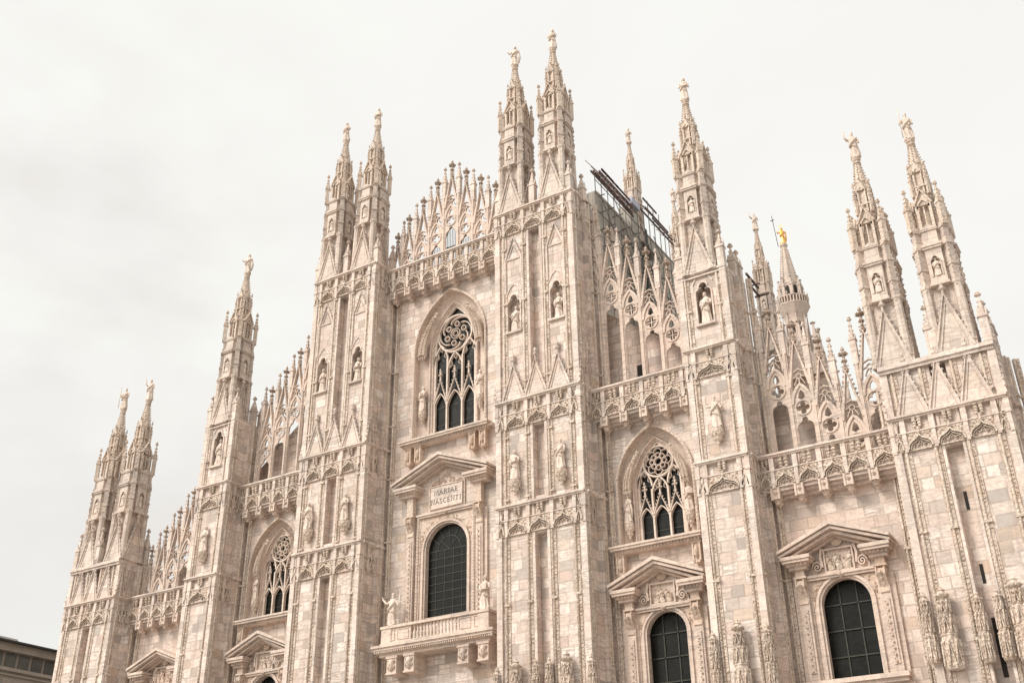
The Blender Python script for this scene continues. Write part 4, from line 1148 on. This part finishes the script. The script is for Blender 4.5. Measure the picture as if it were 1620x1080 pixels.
# ---- nave, aisles and roofs behind the front --------------------------
nv = MB()
nv.box(-8.4, 8.4, 8.5, 120, 0, 48.5); nave = nv.obj('nave', M_FAR, duomo)
ai = MB(); ai.box(-18, 18, 3.8, 110, 0, 34.5); ai.box(-28.4, 28.4, 3.9, 100, 0, 22.5); ai.box(-5.1, 5.1, 3.6, 8.4, 0, 42.5)
ai.prism([(18.2, 22.6), (28.6, 22.6), (18.2, 26)], 5, 95)
ai.obj('aisle_roof', M_ROOF, duomo)
for y in (9.6, 16.6, 24.0, 32): MB().box(8.35, 9.2, y, y + 1.4, 30, 48.4).obj('flank_buttress', M_FAR, nave)
# parapet tracery on the aisle
prm = pinnacle_mb(2.4, .13).mesh('roof_pinnacle', M_FAR)
for i in range(14): link('roof_pinnacle', prm, duomo, (17.85, 5 + i * 1.6, 34.4))
for x, y, t, s in ((8.75, 15.4, 61.5, .80), (8.75, 24.2, 60.7, .76), (18.15, 16.5, 49.8, .78)): spires.append((spire(x, y, t, s), x, y, t, s))

# crossing tower with its gilded figure
tw = MB(); tx, ty = .1, 90
tw.lathe([(7.5, 30), (7.2, 62), (6.2, 66), (3.2, 70), (2.1, 74), (1.5, 76.5), (1.45, 81.2)], tx, ty, 8, pi / 8)
tower = tw.obj('crossing_tower', M_FAR, duomo)
tg = MB(); tg.lathe([(1.45, 80.4), (1.6, 81.0), (2.3, 82.3), (2.5, 82.6), (2.5, 82.75), (2.3, 82.8)], tx, ty, 8, pi / 8)
tg.lathe([(2.42, 83.75), (2.5, 83.8), (2.5, 83.95), (2.42, 84.0)], tx, ty, 8, pi / 8)
for a in range(32): t = a * pi / 16; tg.box(tx + 2.3 * cos(t) - .07, tx + 2.3 * cos(t) + .07, ty + 2.3 * sin(t) - .07, ty + 2.3 * sin(t) + .07, 82.7, 83.8)
for a in range(16): t = a * pi / 8; tg.knob(tx + 2.35 * cos(t), ty + 2.35 * sin(t), 84.25, .16, .42)
tg.obj('gallery', M_FAR, tower)
tt = MB(); tt.lathe([(1.6, 82.6), (1.5, 86.3), (1.6, 86.5), (1.3, 86.8), (.45, 93.4), (.6, 93.6), (.62, 93.9), (.5, 94.0)], tx, ty, 8, pi / 8)
for a in range(8):
    t = a * pi / 4 + pi / 8; g = pinnacle_mb(3.4, .24); tt.add(g, loc=(tx + 1.62 * cos(t), ty + 1.62 * sin(t), 84.2))
    for i in range(14): u = i / 14; r = 1.34 * (1 - u) + .48 * u; tt.knob(tx + r * cos(t), ty + r * sin(t), 87 + 6.2 * u, .13, .22)
tt.obj('tower_spire', M_FAR, tower)
for a in range(8):
    g = MB(); g.prism(arch(.22, 79.2, 79.8, 5, 0, 77.9), -1.43, -1.2); g.obj('tower_light', M_HOLE, tower, (tx, ty, 0), a * pi / 4)
    g = MB(); g.prism(arch(.26, 85.4, 86.0, 5, 0, 84.4), -1.52, -1.3); g.obj('tower_light', M_HOLE, tower, (tx, ty, 0), a * pi / 4)
for a in range(8):      # buttress pinnacles round the octagon
    t = a * pi / 4 + pi / 8
    pinnacle_mb(9.5, .22).obj('tower_pinnacle', M_FAR, tower, (tx + 1.75 * cos(t), ty + 1.75 * sin(t), 72.0)); pinnacle_mb(11, .5).obj('tower_pinnacle', M_FAR, tower, (tx + 3.0 * cos(t), ty + 3.0 * sin(t), 68)); pinnacle_mb(10, .6).obj('tower_pinnacle', M_FAR, tower, (tx + 5.6 * cos(t), ty + 5.6 * sin(t), 60))
    g = MB(); gable(g, 0, 3.6, 60, 68, -5.9, .4, .4); g.obj('tower_gable', M_FAR, tower, (tx, ty, 0), a * pi / 4)

# stair turret and roof works behind the right-hand screen
rt = MB(); rt.box(-1.4, 1.4, -1.2, 1.2, 18, 29.2); rt.lathe([(2.05, 29.2), (.2, 32.2)], 0, 0, 4, pi / 4)
for s in (-1, 1):
    for e in (-1, 1): rt.add(pinnacle_mb(3.2, .16), loc=(s * 1.3, e * 1.1, 29.0))
rt.obj('roof_turret', M_FAR, duomo, (23.2, 5.6, 0))

# ------------------------------------------------------------------ statues (things of their own)
stm = {}
def statue(kind, seed, loc, label, group, s=1.0, rz=0.0, mat=None, name='statue'):
    key = (kind, seed)
    if key not in stm: stm[key] = statue_mb(kind, seed).mesh('statue', mat or M_STATUE)
    o = link(name, stm[key], None, loc, rz); o.scale = (s, s, s)
    return tag(o, label, 'statue', group)
G1 = 'statues on the spire tips'
data = [(-32.2, TO, 3, 'slender statue on the leftmost spire tip of the front'),
        (-29.16, TO, 1, 'statue raising a curved arm on the second spire tip from the left'),
        (-19.40, TS, 4, 'statue on the lone slender spire left of the tall middle piers'),
        (-9.74, TI, 0, 'slim statue on the outer of the two spires left of the central gable'),
        (-6.48, TI, 2, 'statue with a pointed head on the inner spire just left of the central gable'),
        (6.48, TI, 4, 'statue on the spire directly right of the central gable'),
        (9.74, TI, 0, 'statue on the tallest spire tip of the whole front'),
        (19.40, TS, 2, 'statue with folded arms on the lone spire right of the scaffold'),
        (29.16, TO, 1, 'statue lifting one arm high on the inner of the two right-hand spires'),
        (32.2, TO, 3, 'draped statue on the rightmost spire tip')]
for i, (x, t, k, lab) in enumerate(data): statue(k, i, (x, .85, t - 2.02), lab, G1, 1.0, .35)
statue(0, 21, (8.75, 15.4, 61.5 - 1.66), 'small statue on the thin far spire rising behind the scaffold beams', G1, .82, .5)
statue(2, 22, (8.75, 24.2, 60.7 - 1.58), 'small dark statue on the thin far spire at the scaffold lower end', G1, .78, .5)
statue(1, 23, (18.15, 16.5, 49.8 - 1.62), 'grey statue on the far spire left of the golden figure', G1, .8, .5)
G2 = 'statues in the pier niches'
for i, (x, z, k, lab) in enumerate(((-INN - 1.62, 35.4, 0, 'niche statue on the left half of the tall pier left of the big rose window'),
        (-INN + 1.58, 35.4, 2, 'niche statue on the right half of the tall pier left of the big rose window'),
        (INN - 1.62, 35.4, 4, 'niche statue on the left half of the tall pier under the tallest spires'),
        (INN + 1.58, 35.4, 2, 'niche statue on the right half of the tall pier under the tallest spires'),
        (-SNG, 32.0, 0, 'white statue in the niche of the slim pier on the left'),
        (SNG, 32.0, 0, 'large veiled white statue in the niche of the slim pier on the right'))):
    statue(k, 30 + i, (x, .33, z), lab, G2, 1.0 if abs(x) < 15 else 1.12)
G3 = 'statues on pier brackets'
for i, (x, z, k, lab) in enumerate(((-INN - 1.6, 25.15, 4, 'bracket statue beside the left rosette window, on the tall pier'),
        (-INN + 1.58, 25.15, 0, 'bracket statue with folded hands left of the inscribed pediment'),
        (INN - 1.6, 25.15, 2, 'bracket statue with a raised forearm just right of the inscribed pediment'),
        (INN + 1.58, 25.15, 3, 'tall robed bracket statue second to the right of the inscribed pediment'),
        (-SNG, 25.35, 0, 'worn bracket statue on the slim pier at the far left'),
        (SNG, 25.35, 5, 'bracket statue of a soldier with outstretched arm on the slim right pier'))):
    statue(k, 50 + i, (x, -.12, z), lab, G3, 1.0)
G4 = 'statues in the window splays'
kme2 = kme
for i, (cx, W, zf, nm) in enumerate(((0, CW, 32.85, 'large swirl-rose window'), (-B2, BW, 22.0, 'left rosette window'), (B2, BW, 22.0, 'right rosette window'))):
    for s, side in ((-1, 'left'), (1, 'right')):
        x = cx + s * (W['hw'] - (.58 if cx == 0 else .48)); sc_ = 1.0 if cx == 0 else .92
        statue((2, 0, 4)[i] if s < 0 else (0, 4, 2)[i], 60 + i * 2 + (s > 0), (x, YW + .22, zf), 'statue on a bracket in the %s splay of the %s' % (side, nm), G4, sc_, -s * -.5)
        b = link('statue_bracket', kme, duomo, (x, YW + .22, zf)); b.scale = (.8, .8, 1)
G5 = 'statues on the balcony corners'
statue(5, 70, (-3.35, 1.25, 18.14), 'statue with outspread arms and a cross on the left corner of the balcony', G5, 1.08, .15)
statue(2, 71, (3.52, 1.25, 18.14), 'draped statue holding a tablet on the right corner of the balcony', G5, 1.08, .1)

# gilded figure
mad = empty('gilded_statue', (tx, ty, 94.0)); tag(mad, 'shining gold statue of a robed woman holding a tall cross staff on the far tower', 'statue')
mb = MB(); mb.add(statue_mb(4, 90), Matrix.Diagonal((1.6, 1.6, 1.62, 1))); mb.obj('figure', M_GOLD, mad, (0, 0, 0), .6)
hl = MB(); hl.tube([(-.62, -.75, -.6), (-.95, -.75, 5.2)], .05, 5); hl.tube([(-1.25, -.75, 4.4), (-.6, -.75, 4.4)], .05, 5); hl.knob(-.93, -.75, 4.4, .12, .3)
hl.obj('cross_staff', M_IRON, mad)
cr = MB(); cr.ribbon(circle(0, 3.35, .34, 16), .06, -.05, .05, True); cr.obj('halo', M_GOLD, mad)

# ------------------------------------------------------------------ scaffold over the nave flank
scf = empty('scaffold', (8.9, 16, 40)); tag(scf, 'scaffold of brown steel beams and grey netting on the roof behind the tallest spires', 'scaffold')
def L_(x, y, z): return (x - 8.9, y - 16, z - 40)
def sbeam(x, y0, y1, z, mat=M_BEAM, hh=.16):
    mb = MB(); a = L_(x, y0, z); b = L_(x, y1, z); mb.box(a[0] - .035, a[0] + .035, a[1], b[1], a[2] - hh * .55, a[2] + hh * .55); mb.box(a[0] - .06, a[0] + .06, a[1], b[1], a[2] + hh * .55 - .03, a[2] + hh * .55); return mb.obj('beam', mat, scf)
XF = 9.7        # outer face of the scaffold
for x, y0, y1, z in ((XF, 6.0, 13.0, 50.60), (XF - .1, 6.6, 13.1, 51.05), (XF - .1, 7.6, 13.2, 51.65), (XF - .2, 8.25, 11.0, 52.25), (XF - .1, 14.1, 20.9, 52.4), (XF - .3, 15.8, 18.4, 54.2), (XF - .2, 17.2, 21.1, 53.0), (XF - .3, 16.2, 20.6, 53.5)):
    sbeam(x, y0, y1, z, M_BEAM, .13)
sbeam(XF - .2, 8.25, 10.2, 52.27, M_RUST, .17); sbeam(XF - .2, 10.6, 13.15, 52.25, M_BEAM, .13)
def pole(a, b, r=.036, name='standard', mat=M_TUBE): return MB().tube([L_(*a), L_(*b)], r, 5).obj(name, mat, scf)
for y, zt in ((7.6, 51.4), (9.6, 51.7), (11.6, 51.2), (13.8, 52.0), (16.0, 53.9), (18.1, 53.8), (19.8, 52.8), (6.6, 50.9), (8.6, 51.9), (10.6, 51.4), (12.6, 51.0), (15.0, 52.2), (17.0, 53.6), (19.0, 52.8), (20.8, 52.4)): pole((XF, y, 40), (XF, y, zt))
for y in (7.0, 7.9, 8.8, 9.7, 10.6, 11.5, 12.4, 13.1): pole((XF - .9, y, 52.6), (XF + .5, y, 50.5), .028, 'cross_bar', M_BEAM)
for y in (14.4, 15.2, 16.0, 16.9, 17.7, 18.5, 19.4, 20.3): pole((XF - .9, y, 54.3 if 15.5 < y < 18.3 else 53.4), (XF + .5, y, 52.2), .028, 'cross_bar', M_BEAM)
for z in (43.0, 44.5, 46.0, 47.5, 49.0, 50.2): pole((XF + .02, 6.5, z), (XF + .02, 21, z), .034, 'ledger')
for y, z in ((7.4, 49.2), (9.6, 50.4), (12.0, 49.6), (14.2, 50.6), (16.6, 50.8)): pole((XF + .03, y, z), (XF + .03, y + 5.0, z - 5.5), .034, 'brace')
for i in range(32): y = 7.6 + (i % 8) * 1.5; z = 49.4 - (i // 8) * 1.5 - (i % 2) * .3; pole((XF - .7, y, z), (XF + .25, y, z), .045, 'wall_tie')
def net(x0, x1, y0, y1, z0, z1, mat=M_NET, name='netting'): a = L_(x0, y0, z0); b = L_(x1, y1, z1); return MB().box(a[0], b[0], a[1], b[1], a[2], b[2]).obj(name, mat, scf)
net(8.5, 9.45, 7.2, 8.9, 36, 49.7); net(8.5, 9.45, 13.0, 14.5, 36, 51.9)
net(8.5, 8.75, 8.9, 13.0, 36, 50.9); net(8.5, 8.75, 17.2, 24, 36, 52.0)
net(8.5, 8.95, 14.5, 17.2, 36, 52.0, M_NETD, 'dark_gap')  # dark sheet in place of the shaded hole behind the platforms
for z in (47.4, 49.2): net(8.95, 9.7, 14.6, 17.6, z, z + .07, M_NET, 'platform')
net(9.0, 9.75, 12.9, 14.3, 51.9, 52.5, plain('pale_blue_sheet', (.42, .42, .50), .7, 0, .05), 'sheet')

# second, small lot of beams right of the slim pier
sc2 = empty('roof_hoist', (18.4, 13.5, 40.5)); tag(sc2, 'small dark steel frame on the roof edge beside the slim right pier', 'scaffold')
for dz in (0, .7): MB().box(-.07, .07, -1.6, .8, dz + .6, dz + .72).obj('beam', M_BEAM, sc2)
MB().box(-.3, .75, .6, .72, .58, .7).obj('beam', M_BEAM, sc2); MB().box(-.3, .6, -.7, -.6, .8, .9).obj('beam', M_BEAM, sc2)
for y in (-1.3, .5): MB().tube([(0, y, -6.5), (0, y, 1.5)], .03, 5).obj('standard', M_TUBE, sc2)

# ------------------------------------------------------------------ building at the lower left
hs = empty('building', (-60, 20, 0)); tag(hs, 'low beige building with a dark flat roof edge at the bottom left corner', 'building')
m = MB(); m.box(-30, 0, -40, 60, 0, 24.55); m.box(-30, -.6, -40, 60, 24.55, 26.2); wl = m.obj('wall', M_HOUSE, hs)
m = MB(); m.box(-30, .0, -40, 60, 26.2, 26.95); m.box(-30, .25, -40, 60, 24.3, 24.62); m.box(-30, .18, -40, 60, 23.9, 24.02); m.obj('cornice', M_HOUSE, hs)
m = MB(); m.box(-30, .5, -40, 60, 26.95, 27.12); m.obj('roof', M_SLATE, hs)
pm = MB(); pm.box(-.66, -.5, 0, 1.15, 24.75, 26.1); pme = pm.mesh('window', M_PANE)
for i in range(34): link('window', pme, hs, (0, -26 + i * 1.5, 0))
pnl = MB().box(-.05, .14, 0, 1.1, 22.3, 23.6).box(.12, .3, .4, .75, 22.9, 23.3).mesh('wall_panel', M_HOUSE)
for i in range(12): link('wall_panel', pnl, hs, (0, -24 + i * 4.3, 0))
m = MB(); m.box(-8, .3, -40, 60, 21.4, 22.0); m.obj('shop_canopy', M_SLATE, hs)
m = MB(); m.prism([(-9, 27.1), (-2.6, 27.1), (-4.5, 28.6), (-7, 28.6)], -8, -3.0); m.obj('skylight', M_ROOF, hs)

# ------------------------------------------------------------------ ground
g = MB(); n = 40; g.V = [(x, y, 0) for x, y in ((-3000, -3000), (3000, -3000), (3000, 3000), (-3000, 3000))]; g.q([0, 1, 2, 3])
tag(g.obj('ground', M_GROUND), None, None, None, 'structure')
